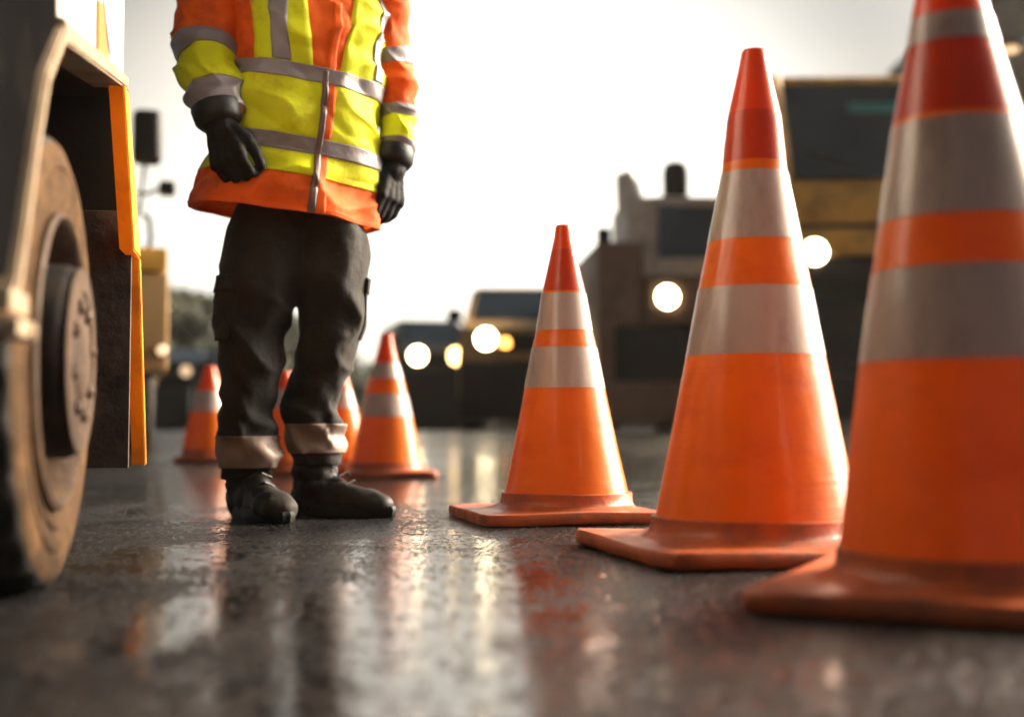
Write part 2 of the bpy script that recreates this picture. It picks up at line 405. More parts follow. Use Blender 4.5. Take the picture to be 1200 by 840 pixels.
    for A, B in zip(rings, rings[1:]):
        for i in range(len(O)): bm.faces.new((A[i], A[(i+1) % len(O)], B[(i+1) % len(O)], B[i]))
    bm.faces.new(rings[0])
    ft = bmo('base_plate', bm, M_FOOT, root, autos=50)
    return root
def sq(vx, vy, k=1.0):
    vx *= k; vy *= k
    return [(vx, vy), (-vy, vx), (-vx, -vy), (vy, -vx)]

make_cone(886, 646, 2.43, [(62,14.5),(75,17),(140,32),(200,37+1),(285,55),(340,66),(418,80.5),(520,100),(600,115),(640,124)],
          [(205,285),(340,418)], [(131,196)], sq(-.20,-.34), 'second largest traffic cone, sharp, with a full tip in view and two white bands', lean=.006)
make_cone(664, 607, 3.30, [(266,9),(278,10.5),(345,26),(388,33),(408,38),(455,47),(520,60),(590,75),(605,79)],
          [(345,388),(408,455)], [(291,344)], sq(-.17,-.283), 'medium traffic cone between the worker and the two big cones', shift=(-.035,0), lean=-.01)
make_cone(1158, 700, 1.78, [(-72,19),(-55,23),(0,41),(60,54),(145,74),(262,97),(320,108),(425,128),(560,151),(660,168),(700,176)],
          [(25,58),(150,262),(320,425)], [(59,146)], sq(-.37,-.12), 'largest traffic cone, nearest the camera, cut off by the right and top frame edges', lean=-.045)
make_cone(452, 558, 6.0, [(392,7),(400,8),(425,14),(444,20),(464,25),(488,31),(540,41),(556,45)],
          [(426,444),(462,488)], [], sq(-.20,-.24,.95), 'small traffic cone just right of the worker\'s boots with its plate corner showing', shift=(.03,0))
make_cone(399, 550, 6.6, [(436,6),(446,9),(470,16),(500,25),(550,38)],
          [(458,478)], [], sq(-.2,-.22,.8), 'blurred traffic cone half hidden between the worker\'s right-hand leg and the small cone')
make_cone(334, 553, 6.3, [(436,6),(446,9),(470,16),(500,25),(553,38)],
          [(456,478)], [], sq(-.2,-.22,.8), 'blurred traffic cone seen only between the two legs of the worker')
make_cone(245, 538, 7.5, [(430,6),(438,8),(460,15),(485,22),(515,29),(530,31)],
          [(458,482)], [], sq(-.2,-.22,.85), 'leftmost traffic cone, far and blurred, behind the worker\'s left boot')

# ------------------------------------------------------------------ near truck (left)
TA = R(10.1)
TO = Vector((-.682, 1.9, 0))
that = Vector((-math.sin(TA), math.cos(TA), 0)); nhat = Vector((math.cos(TA), math.sin(TA), 0))
truck = empty('work_truck', TO, TA, label='near truck with dusty wheel and open arch at the left edge', cat='truck')
def Q(px, py, n=0.0):
    """pixel -> (y along, z) on the truck's side plane offset n"""
    d = ray(px, py); o = Vector((0, 0, HC)); k = ((TO+nhat*n-o).dot(nhat))/d.dot(nhat)
    p = o+d*k-TO; return (p.dot(that), p.z)
def slab(name, pts, x0, x1, m, parent, bev=.003):
    """extrude polygon (y,z) between x0 and x1"""
    bm = bmesh.new()
    a = [bm.verts.new((x0, y, z)) for y, z in pts]
    f = bm.faces.new(a)
    r = bmesh.ops.extrude_face_region(bm, geom=[f])
    for v in r['geom']:
        if isinstance(v, bmesh.types.BMVert): v.co.x = x1
    if bev: bmesh.ops.bevel(bm, geom=[e for e in bm.edges], offset=bev, segments=2, affect='EDGES')
    bmesh.ops.triangulate(bm, faces=[f for f in bm.faces if len(f.verts) > 4])
    return bmo(name, bm, m, parent, autos=30)
arch = [Q(*p) for p in [(4,372),(12,332),(22,262),(33,180),(46,100),(67,48)]]
crest = arch[-1]
crest2 = Q(143, 104)
low = Q(163, 545)
yE = crest2[0]+.01
# dark front panel left of the gap
def outer(k=.0):
    pts = []
    for i, p in enumerate(arch):
        a = Vector(arch[max(i-1, 0)]); b = Vector(arch[min(i+1, len(arch)-1)]); t = (b-a).normalized(); nn = Vector((-t.y, t.x))
        pts.append((p[0]+nn.x*k, p[1]+nn.y*k))
    return pts
o1 = outer(.016)
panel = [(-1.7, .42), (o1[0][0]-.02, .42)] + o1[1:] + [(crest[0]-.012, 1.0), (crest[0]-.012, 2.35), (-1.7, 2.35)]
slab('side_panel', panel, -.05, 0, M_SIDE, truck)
flare = arch + list(reversed(outer(.024)))
slab('wheel_arch_trim', flare, -.06, .016, M_CREAM, truck, bev=.005)
# white rear panel over the arch with faint orange stripes
up = [(crest[0]-.004, crest[1]+.035), (crest2[0]+.02, crest2[1]+.03), (crest2[0]+.02, 2.35), (crest[0]-.004, 2.35)]
slab('rear_panel', up, -.05, 0, M_WHITEP, truck)
slab('marking_stripe', [Q(112,82), Q(126,84), Q(119,6), Q(113,0)], .0015, .004, mat('orange_sticker',(.75,.16,.04),.4), truck, bev=0)
slab('marking_stripe', [Q(120,2), Q(128,70), Q(129,-30), Q(122,-30)], .0015, .004, mat('blue_sticker',(.35,.50,.60),.4), truck, bev=0)
rail = [crest, crest2, (crest2[0]+.02, crest2[1]+.03), (crest[0]-.004, crest[1]+.036)]
slab('arch_rail', rail, -.06, .012, M_CREAM, truck, bev=.004)
# yellow rear edge
yT = Q(143,106); yM = Q(157,300); yB = Q(164,545)
slab('rear_edge', [(yT[0]-.06, yT[1]), (yT[0]+.02, yT[1]), (yM[0]+.03, yM[1]), (yM[0]-.10, yM[1]), ], -.02, .012, M_YELLOW, truck, bev=.003)
slab('rear_edge', [(yM[0]-.0, yM[1]-.002), (yM[0]+.035, yM[1]-.002), (yB[0]+.04, yB[1]), (yB[0]+.01, yB[1])], -.02, .012, M_YELLOW, truck, bev=.003)
ye = yM[0]
boxo('mud_flap', M_FLAP, truck, -.60, -.004, ye-.012, ye+.004, yB[1], yM[1]+.10, bev=.003)
boxo('cargo_body', M_DARKP, truck, -1.95, -.055, -1.68, crest2[0]+.015, 1.02, 2.33, bev=.03)
boxo('chassis', M_BLACKP, truck, -1.5, -.45, -1.6, ye, .42, 1.0, bev=.02)
boxo('wheel_well', M_BLACKP, truck, -.60, -.02, ye+.008, ye+.03, yM[1]-.1, 1.01, bev=.003)
boxo('wheel_well', M_BLACKP, truck, -.44, -.03, crest[0], ye, .985, 1.015, bev=.003)
boxo('side_step', M_BLACKP, truck, -.5, -.03, -1.7, arch[0][0]-.02, .30, .43, bev=.02)
lug = Q(6, 372)
bm = bmesh.new(); box(bm, -.04, .035, lug[0]-.10, lug[0]+.012, lug[1]-.028, lug[1]-.008, bev=.004)
box(bm, -.04, .025, lug[0]-.09, lug[0]+.02, lug[1]+.0, lug[1]+.03, bev=.006)
lathe(bm, [(.012,-.02),(.014,.03),(.008,.04)], 16, 'x', (0, lug[0]-.02, lug[1]-.018))
bmo('hinge_bracket', bm, M_CREAM, truck, autos=40)
# wheels
def near_wheel(x, y, Rr=.335, dirx=1):
    wroot = bpy.data.objects.new('wheel', None); COL.objects.link(wroot); wroot.parent = truck; wroot.location = (x, y, Rr)
    wroot.rotation_euler = (0, 0, 0 if dirx > 0 else PI)
    bm = bmesh.new(); W = .20; n = 96
    prof = [(Rr*.62,-.02),(Rr*.64,-.002),(Rr*.70,.006),(Rr*.735,.009),(Rr*.745,.005),(Rr*.80,.010),(Rr*.835,.011),(Rr*.845,.006),(Rr*.86,.010),(Rr*.90,.008),(Rr*.965,.0),(Rr*.99,-.010),(Rr,-.022),(Rr,-.035-W*.7),(Rr*.97,-W*.9),(Rr*.8,-W),(Rr*.62,-W*.95)]
    rings = lathe(bm, prof, n, 'x', caps=False)
    for j in (11, 12, 13):       # tread lugs
        for i, v in enumerate(rings[j]):
            k = 1.0 if (i % 4) < 2 else .962
            if j == 11: k = 1.0 if (i % 4) < 2 else .985
            v.co.y *= k; v.co.z *= k
    tyre = bmo('tyre', bm, [M_RUBBER, M_DUSTY], wroot, autos=40)
    for f in tyre.data.polygons:
        r = math.hypot(f.center.y, f.center.z)
        if r < Rr*.965 and f.center.x > -.03: f.material_index = 1
    # rim: outer lip + dish with oval holes + spokes
    bm = bmesh.new()
    lathe(bm, [(Rr*.655,-.006),(Rr*.66,.010),(Rr*.64,.014),(Rr*.62,.006),(Rr*.60,-.03),(Rr*.585,-.06),(Rr*.585,-.16),(Rr*.60,-.17)], 96, 'x', caps=False)
    Kh = 8
    for h in range(Kh):
        a0 = 2*PI*h/Kh
        for q, (r0, r1) in enumerate([(Rr*.30, Rr*.60)]):
            m_ = 6
            for s in range(m_):
                # solid spoke sector of 45% of the pitch
                t0 = a0-(.24*2*PI/Kh)+(.48*2*PI/Kh)*s/m_; t1 = a0-(.24*2*PI/Kh)+(.48*2*PI/Kh)*(s+1)/m_
                vs = []
                for rr, tt, xx in ((r0, t0, .0), (r1, t0-.02, -.045), (r1, t1+.02, -.045), (r0, t1, .0)):
                    vs.append((xx, math.cos(tt)*rr, math.sin(tt)*rr))
                a = [bm.verts.new(v) for v in vs]; b = [bm.verts.new((v[0]-.012, v[1], v[2])) for v in vs]
                bm.faces.new(a); bm.faces.new(b[::-1])
                for i in range(4): bm.faces.new((a[i], a[(i+1) % 4], b[(i+1) % 4], b[i]))
    lathe(bm, [(Rr*.32,-.012),(Rr*.33,.002),(Rr*.30,.006),(Rr*.28,-.012)], 64, 'x', caps=False)
    lathe(bm, [(Rr*.60,-.044),(Rr*.53,-.034),(Rr*.53,-.05),(Rr*.6,-.06)], 64, 'x', caps=False)
    bmesh.ops.remove_doubles(bm, verts=bm.verts, dist=.0004)
    bmo('rim', bm, M_RIM, wroot, autos=35)
    bm = bmesh.new()
    lathe(bm, [(Rr*.43,-.06),(Rr*.43,.016),(Rr*.42,.025),(Rr*.40,.0345)], 72, 'x')
    hub = bmo('hub', bm, M_HUB, wroot, autos=35)
    bm = bmesh.new()
    lathe(bm, [(Rr*.415,.0355),(Rr*.41,.038),(Rr*.31,.039),(Rr*.29,.030),(Rr*.20,.030),(Rr*.18,.037),(Rr*.15,.042),(Rr*.06,.043)], 72, 'x')
    bmo('hub_face', bm, M_RIM, wroot, autos=35)
    for i in range(8):
        a = 2*PI*(i+.3)/8; bm = bmesh.new()
        lathe(bm, [(.0125,.028),(.0125,.041),(.010,.043),(.006,.046)], 6, 'x', (0, math.cos(a)*Rr*.245, math.sin(a)*Rr*.245))
        bmo('wheel_nut', bm, M_RIM, wroot, autos=35)
    return wroot
near_wheel(.004, 0)
near_wheel(-1.93, 0, dirx=-1)
boxo('axle', M_BLACKP, truck, -1.8, -.2, -.05, .05, .28, .38, bev=.02)
# small marker lamp inside the arch
a = Q(112, 340)
bm = bmesh.new(); box(bm, -.10, -.06, a[0]+.02, a[0]+.06, a[1]-.03, a[1]+.02, bev=.01)
bmo('valve_bracket', bm, M_CREAM, truck, autos=40)

# ------------------------------------------------------------------ generic vehicles (background)
def veh_wheel(parent, x, y, r, w_=.26):
    wr = bpy.data.objects.new('wheel', None); COL.objects.link(wr); wr.parent = parent; wr.location = (x, y, r)
    bm = bmesh.new(); h = w_/2
    lathe(bm, [(r*.6,-h),(r*.92,-h),(r,-h*.8),(r,h*.8),(r*.92,h),(r*.6,h)], 40, 'x', caps=False); bmo('tyre', bm, M_RUBBER, wr, autos=40)
    bm = bmesh.new()
    s = 1 if x > 0 else -1
    lathe(bm, [(r*.62,h*.9*s),(r*.58,h*.5*s),(r*.3,h*.4*s),(r*.28,h*.9*s),(r*.1,h*s)], 40, 'x'); bmo('rim', bm, M_CHROME, wr, autos=40)
def lampo(parent, x, y, z, r, m, name='headlight'):
    """round lamp facing -y with a dark bezel"""
    bm = bmesh.new(); lathe(bm, [(r*.02,-.035),(r*.6,-.03),(r*.92,-.012),(r,0),(r,.03)], 28, 'y', (x, y, z))
    o = bmo(name, bm, m, parent, autos=50)
    bm = bmesh.new(); lathe(bm, [(r*1.02,.02),(r*1.02,-.012),(r*1.22,-.006),(r*1.25,.03)], 28, 'y', (x, y, z), caps=False)
    bmo('bezel', bm, M_BLACKP, o, autos=40)
    return o
def mirror(parent, x, y, z, w_, h_, sx):
    bm = bmesh.new(); box(bm, x-w_/2, x+w_/2, y-.05, y+.05, z-h_/2, z+h_/2, bev=.03)
    tube(bm, [(x, y, z-h_*.3), (x-sx*.12, y+.05, z-h_*.6), (x-sx*.3, y+.15, z-h_*.7)], .015)
    return bmo('mirror', bm, M_BLACKP, parent, autos=40)

# --- yellow truck
def yellow_truck():
    D = 12.0; c = P(1044, 500, D); g = gz(0, D)
    t = empty('yellow_truck', (c.x, D, g), R(-2), label='tall yellow truck with a dark windscreen behind the two big cones', cat='truck')
    Z = lambda y: P(1044, y, D).z-g
    hw = 1.15
    zr, zw0, zw1, zh = Z(80), Z(208), Z(89), Z(300)
    def tp(co):   # windscreen leans back
        k = max(0, (co.z-zw0)/(zr-zw0)); co = co.copy()
        if co.y < 1: co.y += .22*k
        co.x *= 1-.01*k
        return co
    bm = bmesh.new(); box(bm, -hw, hw, .02, 1.9, zh-.0, zr, bev=.07, seg=3, taper=tp); bmo('cab', bm, M_MACHY, t, autos=40)
    bm = bmesh.new(); y0 = .02
    pts = [(-hw+.28, zw0), (hw-.28, zw0), (hw-.17, zw1-.02), (-hw+.17, zw1-.02)]
    vs = [bm.verts.new((x, y0-.006+.22*(z-zw0)/(zr-zw0), z)) for x, z in pts]
    f = bm.faces.new(vs); r = bmesh.ops.extrude_face_region(bm, geom=[f])
    for v in r['geom']:
        if isinstance(v, bmesh.types.BMVert): v.co.y += .03
    ws = bmo('windshield', bm, M_GLASS, t)
    for s in (-1, 1):
        bm = bmesh.new(); tube(bm, [(s*(hw-.17), .0, zw0-.02), (s*(hw-.10), .21, zw1+.02)], .10, 12); bmo('pillar', bm, M_MACHY, t, autos=60)
    boxo('sun_sticker', M_TEAL, ws, -.32, .15, .135, .15, Z(128), Z(116), bev=.003)
    bm = bmesh.new()
    for s in (-1, 1): tube(bm, [(s*.1-.1, -.02, zw0+.03), (s*.35, -.0, zw0+.12), (s*.8, .02, zw0+.28)], .012)
    bmo('wiper', bm, M_BLACKP, t, autos=40)
    bm = bmesh.new(); box(bm, -hw+.03, hw-.03, -.05, .03, Z(262), Z(214), bev=.02); box(bm, -hw+.03, hw-.03, -.035, .03, Z(298), Z(268), bev=.02)
    bmo('front_panel', bm, M_MACHY, t, autos=40)
    boxo('fog_recess', M_BLACKP, t, -hw+.02, hw-.02, -.02, .1, Z(268), Z(262), bev=0)
    bm = bmesh.new()
    box(bm, -hw, hw, -.02, 1.7, Z(470), zh-.003, bev=.03)
    for k in range(6): box(bm, -hw+.25, hw-.25, -.05, -.018, Z(330+20*k), Z(322+20*k), bev=.008)
    bmo('grille', bm, M_BLACKP, t, autos=40)
    boxo('bumper', M_BLACKP, t, -hw-.02, hw+.02, -.16, .2, .10, Z(440), bev=.04)
    for s in (-1, 1):
        lampo(t, s*.70, -.07, Z(296), .115, M_HEAD)
        mirror(t, s*(hw+.22), .25, Z(190), .2, .5, s)
        for y in (.75, 4.6): veh_wheel(t, s*.95, y, .5)
    # tipper body behind
    bm = bmesh.new(); box(bm, -1.15, 1.15, 2.1, 6.2, 1.15, 2.55, bev=.04)
    for k in range(6): 
        for s in (-1, 1): box(bm, s*1.15-.03, s*1.15+.03, 2.3+.7*k, 2.4+.7*k, 1.2, 2.5, bev=.01)
    bmo('tipper_body', bm, M_MACHY, t, autos=40)
    boxo('chassis', M_BLACKP, t, -.9, .9, 1.3, 4.0, .12, 1.12, bev=.03)  # black chassis box carried down low to stand in for the underbody shadow
yellow_truck()

# --- brown works truck with exhaust and blue window
def brown_truck():
    D = 13.0; c = P(775, 500, D); g = gz(0, D)
    t = empty('works_truck', (c.x, D, g), R(4), label='brown truck with one lit lamp, pale column and black exhaust left of the big cones', cat='truck')
    Z = lambda y: P(775, y, D).z-g
    X = lambda x: (x-775)*D/F
    bm = bmesh.new()
    box(bm, X(700), X(756), 0, 2.2, Z(470), Z(283), bev=.06); bmo('engine_cover', bm, M_BROWN, t, autos=40)
    bm = bmesh.new()
    def slope(co):
        co = co.copy()
        if co.x < X(745) and co.z > Z(260): co.z -= .0
        return co
    box(bm, X(738), X(772), .1, 1.2, Z(330), Z(228), bev=.05); tube(bm, [(X(750),.5,Z(240)),(X(746),.5,Z(205)),(X(742),.5,Z(192))], [.15,.13,.10], 16)
    bmo('air_intake', bm, M_GREYW, t, autos=40)
    bm = bmesh.new(); box(bm, X(768), X(882), .15, 2.0, Z(330), Z(226), bev=.06, seg=3); bmo('cab', bm, M_GREYW, t, autos=40)
    boxo('windshield', M_GLASSB, t, X(776), X(874), .13, .17, Z(300), Z(238), bev=.01)
    bm = bmesh.new(); box(bm, X(756)+.005, X(880), -.05, 2.1, Z(380), Z(322), bev=.05); bmo('hood', bm, M_BROWN, t, autos=40)
    bm = bmesh.new(); box(bm, X(720), X(882), -.04, 2.0, Z(478), Z(382), bev=.03)
    for k in range(7): box(bm, X(800)+.1*k, X(800)+.1*k+.04, -.08, -.03, Z(450), Z(392), bev=.008)
    bmo('grille', bm, M_BLACKP, t, autos=40)
    boxo('bumper', M_BROWN, t, X(712), X(886), -.18, .1, .09, Z(448), bev=.04)
    bm = bmesh.new(); zt = Z(182)
    lathe(bm, [(.05,Z(240)),(.05,Z(232)),(.135,Z(229)),(.138,Z(192)),(.12,Z(182)),(.06,Z(178))], 24, 'z', (X(805), .5, 0))
    bmo('exhaust', bm, M_BLACKP, t, autos=40)
    lampo(t, X(781), -.10, Z(349), .11, M_HEAD); lampo(t, X(860), -.10, Z(349), .11, M_HEAD)
    for s, xx in ((-1, X(722)), (1, X(872))):
        for y in (.7, 4.2): veh_wheel(t, xx, y, .45)
    boxo('tipper_body', M_BROWN, t, X(704), X(884), 2.3, 5.6, 1.0, Z(300), bev=.05)
    bm = bmesh.new(); box(bm, X(712)-.02, X(712)+.02, .3, .35, Z(300), Z(262)); box(bm, X(705), X(722), .28, .37, Z(283), Z(262), bev=.02)
    bmo('mirror', bm, M_BLACKP, t, autos=40)
brown_truck()

# --- car builder (pickup / van shapes), nose to -y
def car(name, px, D, rot, W, prof, glass, lamp_z, lamp_x, paint, label, cat, lamps, long_=4.4, lr=.09, wr=.34):
    c = P(px, 500, D); g = gz(0, D)
    t = empty(name, (c.x, D, g), rot, label=label, cat=cat)
    hw = W/2
    bm = bmesh.new()
    n = len(prof)
    secs = []
    def ins(z): 
        zt = max(p[1] for p in prof); return hw*(1-.16*max(0, (z-lamp_z)/(zt-lamp_z)))
    L_ = [bm.verts.new((-ins(z), y, z)) for y, z in prof]; R_ = [bm.verts.new((ins(z), y, z)) for y, z in prof]
    for i in range(n): bm.faces.new((L_[i], L_[(i+1) % n], R_[(i+1) % n], R_[i]))
    bm.faces.new(L_); bm.faces.new(R_)
    bmesh.ops.bevel(bm, geom=list(bm.edges), offset=.045, segments=3, affect='EDGES')
    bmesh.ops.triangulate(bm, faces=[f for f in bm.faces if len(f.verts) > 4])
    bmo('body', bm, paint, t, autos=40)
    (ya, za), (yb, zb) = glass
    bm = bmesh.new()
    nx = Vector((0, -(zb-za), (yb-ya))).normalized()*.012
    vs = [bm.verts.new(Vector(v)+nx) for v in ((-ins(za)+.10, ya, za), (ins(za)-.10, ya, za), (ins(zb)-.08, yb, zb), (-ins(zb)+.08, yb, zb))]
    f = bm.faces.new(vs); r = bmesh.ops.extrude_face_region(bm, geom=[f])
    for v in r['geom']:
        if isinstance(v, bmesh.types.BMVert): v.co -= nx*2
    bmo('windshield', bm, M_GLASS, t)
    for s in (-1, 1):
        bm = bmesh.new()
        pts = [(ya+.25, za+.03), (yb+.12, zb-.04), (yb+1.3, zb-.04), (yb+1.5, za+.03)]
        vs = [bm.verts.new((s*(ins(z)+.006), y, z)) for y, z in pts]; vi = [bm.verts.new((s*(ins(z)-.02), y, z)) for y, z in pts]
        bm.faces.new(vs); bm.faces.new(vi)
        for i in range(4): bm.faces.new((vs[i], vs[(i+1) % 4], vi[(i+1) % 4], vi[i]))
        bmo('side_window', bm, M_GLASS, t)
        mirror(t, s*(hw+.10), ya+.3, za+.08, .2, .16, s)
        for y in (.85, long_-.8): veh_wheel(t, s*(hw-.12), y, wr, .24)
    bm = bmesh.new(); box(bm, -lamp_x+.14, lamp_x-.14, -.03, .04, lamp_z-.16, lamp_z+.07, bev=.02)
    for k in range(3): box(bm, -lamp_x+.16, lamp_x-.16, -.045, -.028, lamp_z-.13+k*.07, lamp_z-.11+k*.07, bev=.005)
    bmo('grille', bm, M_BLACKP, t, autos=40)
    boxo('bumper', M_BLACKP, t, -hw+.02, hw-.02, -.10, .12, .12, lamp_z-.28, bev=.05)
    for s, m in zip((-1, 1), lamps): lampo(t, s*lamp_x, -.02, lamp_z, lr, m)
    return t
D2 = 16.0; z2 = lambda y: P(622, y, D2).z-gz(0, D2)
tk = car('pickup', 622, D2, R(0), 1.82,
    [(0,.38),(-.02,.9),(.02,z2(384)),(.9,z2(370)),(1.5,z2(322)),(2.9,z2(320)),(3.2,z2(368)),(5.0,z2(370)),(5.05,.5)],
    ((.93,z2(367)),(1.46,z2(326))), z2(397), .56, M_TAN, 'tan pickup with bright headlamp left of the medium cone', 'pickup', (M_HEAD, M_HEAD), long_=5.0, lr=.125, wr=.4)
for s in (-1, 1): lampo(tk, -.32*s, -.02, z2(402), .075, M_AMBER, 'indicator')
D1 = 26.0; z1 = lambda y: P(517, y, D1).z-gz(0, D1)
car('van', 512, D1, R(12), 1.55,
    [(0,.38),(-.02,.9),(.02,z1(412)),(.6,z1(402)),(1.2,z1(370)),(4.4,z1(368)),(4.5,.5)],
    ((.63,z1(400)),(1.15,z1(373))), z1(417), .40, M_DARKP, 'small dark van with two lit lamps, farthest of the oncoming row', 'van', (M_HEAD, M_HEADY), long_=4.4, lr=.17)
D0 = 22.0; z0 = lambda y: P(180, y, D0).z-gz(0, D0)
car('car', 166, D0, R(-6), 1.85,
    [(0,.35),(-.02,.8),(.02,z0(426)),(1.0,z0(422)),(1.7,z0(402)),(3.4,z0(402)),(4.2,z0(418)),(4.5,.5)],
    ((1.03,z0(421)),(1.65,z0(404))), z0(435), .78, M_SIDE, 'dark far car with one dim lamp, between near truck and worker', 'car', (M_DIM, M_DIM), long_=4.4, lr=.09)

# --- second truck left, farther on, seen past the near truck
def left_truck():
    D = 8.0; c = P(150, 500, D); g = gz(0, D)
    t = empty('utility_truck', (c.x, D, g), R(17), label='tan utility truck half hidden behind the near truck with black mirrors on long arms', cat='truck')
    Z = lambda y: P(150, y, D).z-g
    X = lambda x: (x-150)*D/F
    xr = X(194); xl = xr-2.1
    bm = bmesh.new(); box(bm, xl, xr, 0, 1.3, Z(435), Z(318), bev=.03); bmo('front_body', bm, M_TAN, t, autos=40)
    boxo('hood_stripe', M_MACHY, t, xl+.01, xr-.01, -.012, 1.2, Z(317), Z(289), bev=.02)
    boxo('cab', M_DARKP, t, xl+.3, X(146), .6, 2.2, Z(290), Z(120), bev=.06)
    boxo('windshield', M_GLASS, t, xl+.38, X(146)-.08, .585, .62, Z(270), Z(140), bev=.01)
    boxo('chassis', M_BLACKP, t, xl+.15, xr-.12, .05, 3.6, Z(505), Z(436), bev=.03)
    for yy in (.55, 3.0):
        for xx in (xl+.22, xr-.2): veh_wheel(t, xx, yy, .36)
    boxo('load_bed', M_TAN, t, xl, xr, 2.3, 4.4, Z(440), Z(340), bev=.03)
    def sh(px0, px1, py0, py1, bev):
        bm = bmesh.new(); box(bm, X(px0), X(px1), .35, .47, Z(py1), Z(py0), bev=bev, seg=3); return bm
    bm = sh(150, 186, 110, 178, .058); tube(bm, [(X(166),.41,Z(176)),(X(160),.5,Z(230)),(X(150),.7,Z(240))], .014)
    bmo('mirror', bm, M_BLACKP, t, autos=40)
    bm = sh(183, 203, 197, 214, .025); bmo('mirror', bm, M_BLACKP, t, autos=40)
    bm = bmesh.new(); tube(bm, [(X(185),.41,Z(205)),(X(170),.45,Z(212)),(X(158),.62,Z(206))], .012)
    tube(bm, [(X(164),.35,Z(240)),(X(172),.35,Z(246)),(X(174),.35,Z(270)),(X(170),.35,Z(290))], .016)
    bmo('mirror_arm', bm, M_BLACKP, t, autos=40)
    lampo(t, X(187), -.03, Z(410), .035, M_DIM, 'marker_light')
left_truck()

# ------------------------------------------------------------------ trees and building
M_LEAF = mat('leaves', (.055,.060,.030), .6, noise_amt=.5, nscale=.7, transl=.25)
M_LEAF2 = mat('leaves_dark', (.040,.045,.028), .6, noise_amt=.5, nscale=.7, transl=.25)
M_BARK = mat('bark', (.07,.05,.035), .85, noise_amt=.3, bump=.5, bscale=12)
def tree(px, D, ztop, wid, label, rs, cat='tree', name='broadleaf_tree', trunk=True, m=None):
    rnd = random.Random(rs)
    x = P(px, 500, D).x; g = gz(0, D)
    t = empty(name, (x, D, g), 0, label=label, cat=cat, group='trees and shrubs at the far edge of the road')
    H = ztop-g
    bm = bmesh.new()
    base = H*.3 if trunk else .1
    tube(bm, [(0,0,-.05), (rnd.uniform(-.1,.1),0,base), (rnd.uniform(-.2,.2),0,H*.6), (rnd.uniform(-.2,.2),0,H*.85)], [H*.035, H*.028, H*.018, .02], 8)
    cl = []
    for k in range(9):
        a = rnd.uniform(0, 2*PI); r = wid*.5*rnd.uniform(.35,.85); z = base+(H-base)*rnd.uniform(.25 if trunk else .0, .85)
        e = Vector((math.cos(a)*r, math.sin(a)*r, z)); cl.append(e)
        tube(bm, [(0,0,z*.6), (e.x*.5, e.y*.5, z*.85), e], [H*.014, H*.009, .012], 6)
    bmo('trunk', bm, M_BARK, t, autos=60)
    bm = bmesh.new()
    if not trunk:
        for k in range(700):
            p = Vector((rnd.uniform(-.6,.6)*wid, rnd.uniform(-.3,.3)*wid, rnd.uniform(-.1,H*.55))); q = rnd.uniform(.14,.3)
            u = Vector((rnd.gauss(0,1),rnd.gauss(0,1),rnd.gauss(0,1))).normalized(); v = u.orthogonal().normalized()
            bm.faces.new([bm.verts.new(p+u*q), bm.verts.new(p+v*q*.6), bm.verts.new(p-u*q), bm.verts.new(p-v*q*.6)])
    cl.append(Vector((0,0,H*.88))); cl.append(Vector((0,0,H*.6)))
    for e in cl:
        R0 = wid*rnd.uniform(.16,.27)
        for k in range(170):
            d = Vector((rnd.gauss(0,1), rnd.gauss(0,1), rnd.gauss(0,.8))).normalized()*R0*rnd.uniform(.45,1.05)
            p = e+d; 
            if p.z > H or p.z < .1: continue
            s = rnd.uniform(.14,.30)
            u = Vector((rnd.gauss(0,1),rnd.gauss(0,1),rnd.gauss(0,1))).normalized(); v = u.orthogonal().normalized()
            bm.faces.new([bm.verts.new(p+u*s), bm.verts.new(p+v*s*.6), bm.verts.new(p-u*s), bm.verts.new(p-v*s*.6)])
    bmo('crown', bm, m or M_LEAF, t)
tl = [(230,48,5.1,4.0,'dark tree seen right beside the worker\'s left knee'),(180,47,5.3,4.0,'dark tree directly behind the tan utility truck'),(120,46,5.6,4.2,'dark tree farthest left, over the utility truck'),(205,44,5.0,3.6,'dark tree right of the utility truck mirrors'),
      (250,40,4.2,3.2,'dark tree just left of the worker\'s thigh'),(290,45,4.7,3.6,'dark tree hidden behind the left leg of the worker'),
      (345,47,4.3,3.4,'dark tree behind the gap of the worker\'s legs')]
for i, (px, D, z, wd, lb) in enumerate(tl): tree(px, D, z, wd, lb, 10+i, m=M_LEAF if i % 2 else M_LEAF2)
sl = [(214,34,2.3,3.6,'low bush left of the worker under the dark trees'),(400,48,2.9,3.6,'low bush behind the right leg of the worker'),(445,50,2.6,3.4,'low bush above the small cone tip'),
      (492,52,3.0,3.8,'low bush left of the dark van'),(560,54,2.6,4,'low bush hidden between the dark van and the pickup'),(700,50,3.6,4.2,'low bush between pickup and brown truck'),
      (640,52,2.6,4.4,'low bush behind the pickup'),(790,50,2.6,4.6,'low bush behind the brown truck'),(900,50,2.6,4.8,'low bush left of the yellow truck wheels'),
      (1010,50,2.6,4.8,'low bush behind the yellow truck'),(1120,50,2.6,4.8,'low bush right of the yellow truck')]
for i, (px, D, z, wd, lb) in enumerate(sl): tree(px, D, z, wd, lb, 40+i, cat='shrub', name='shrub', trunk=False, m=M_LEAF2)
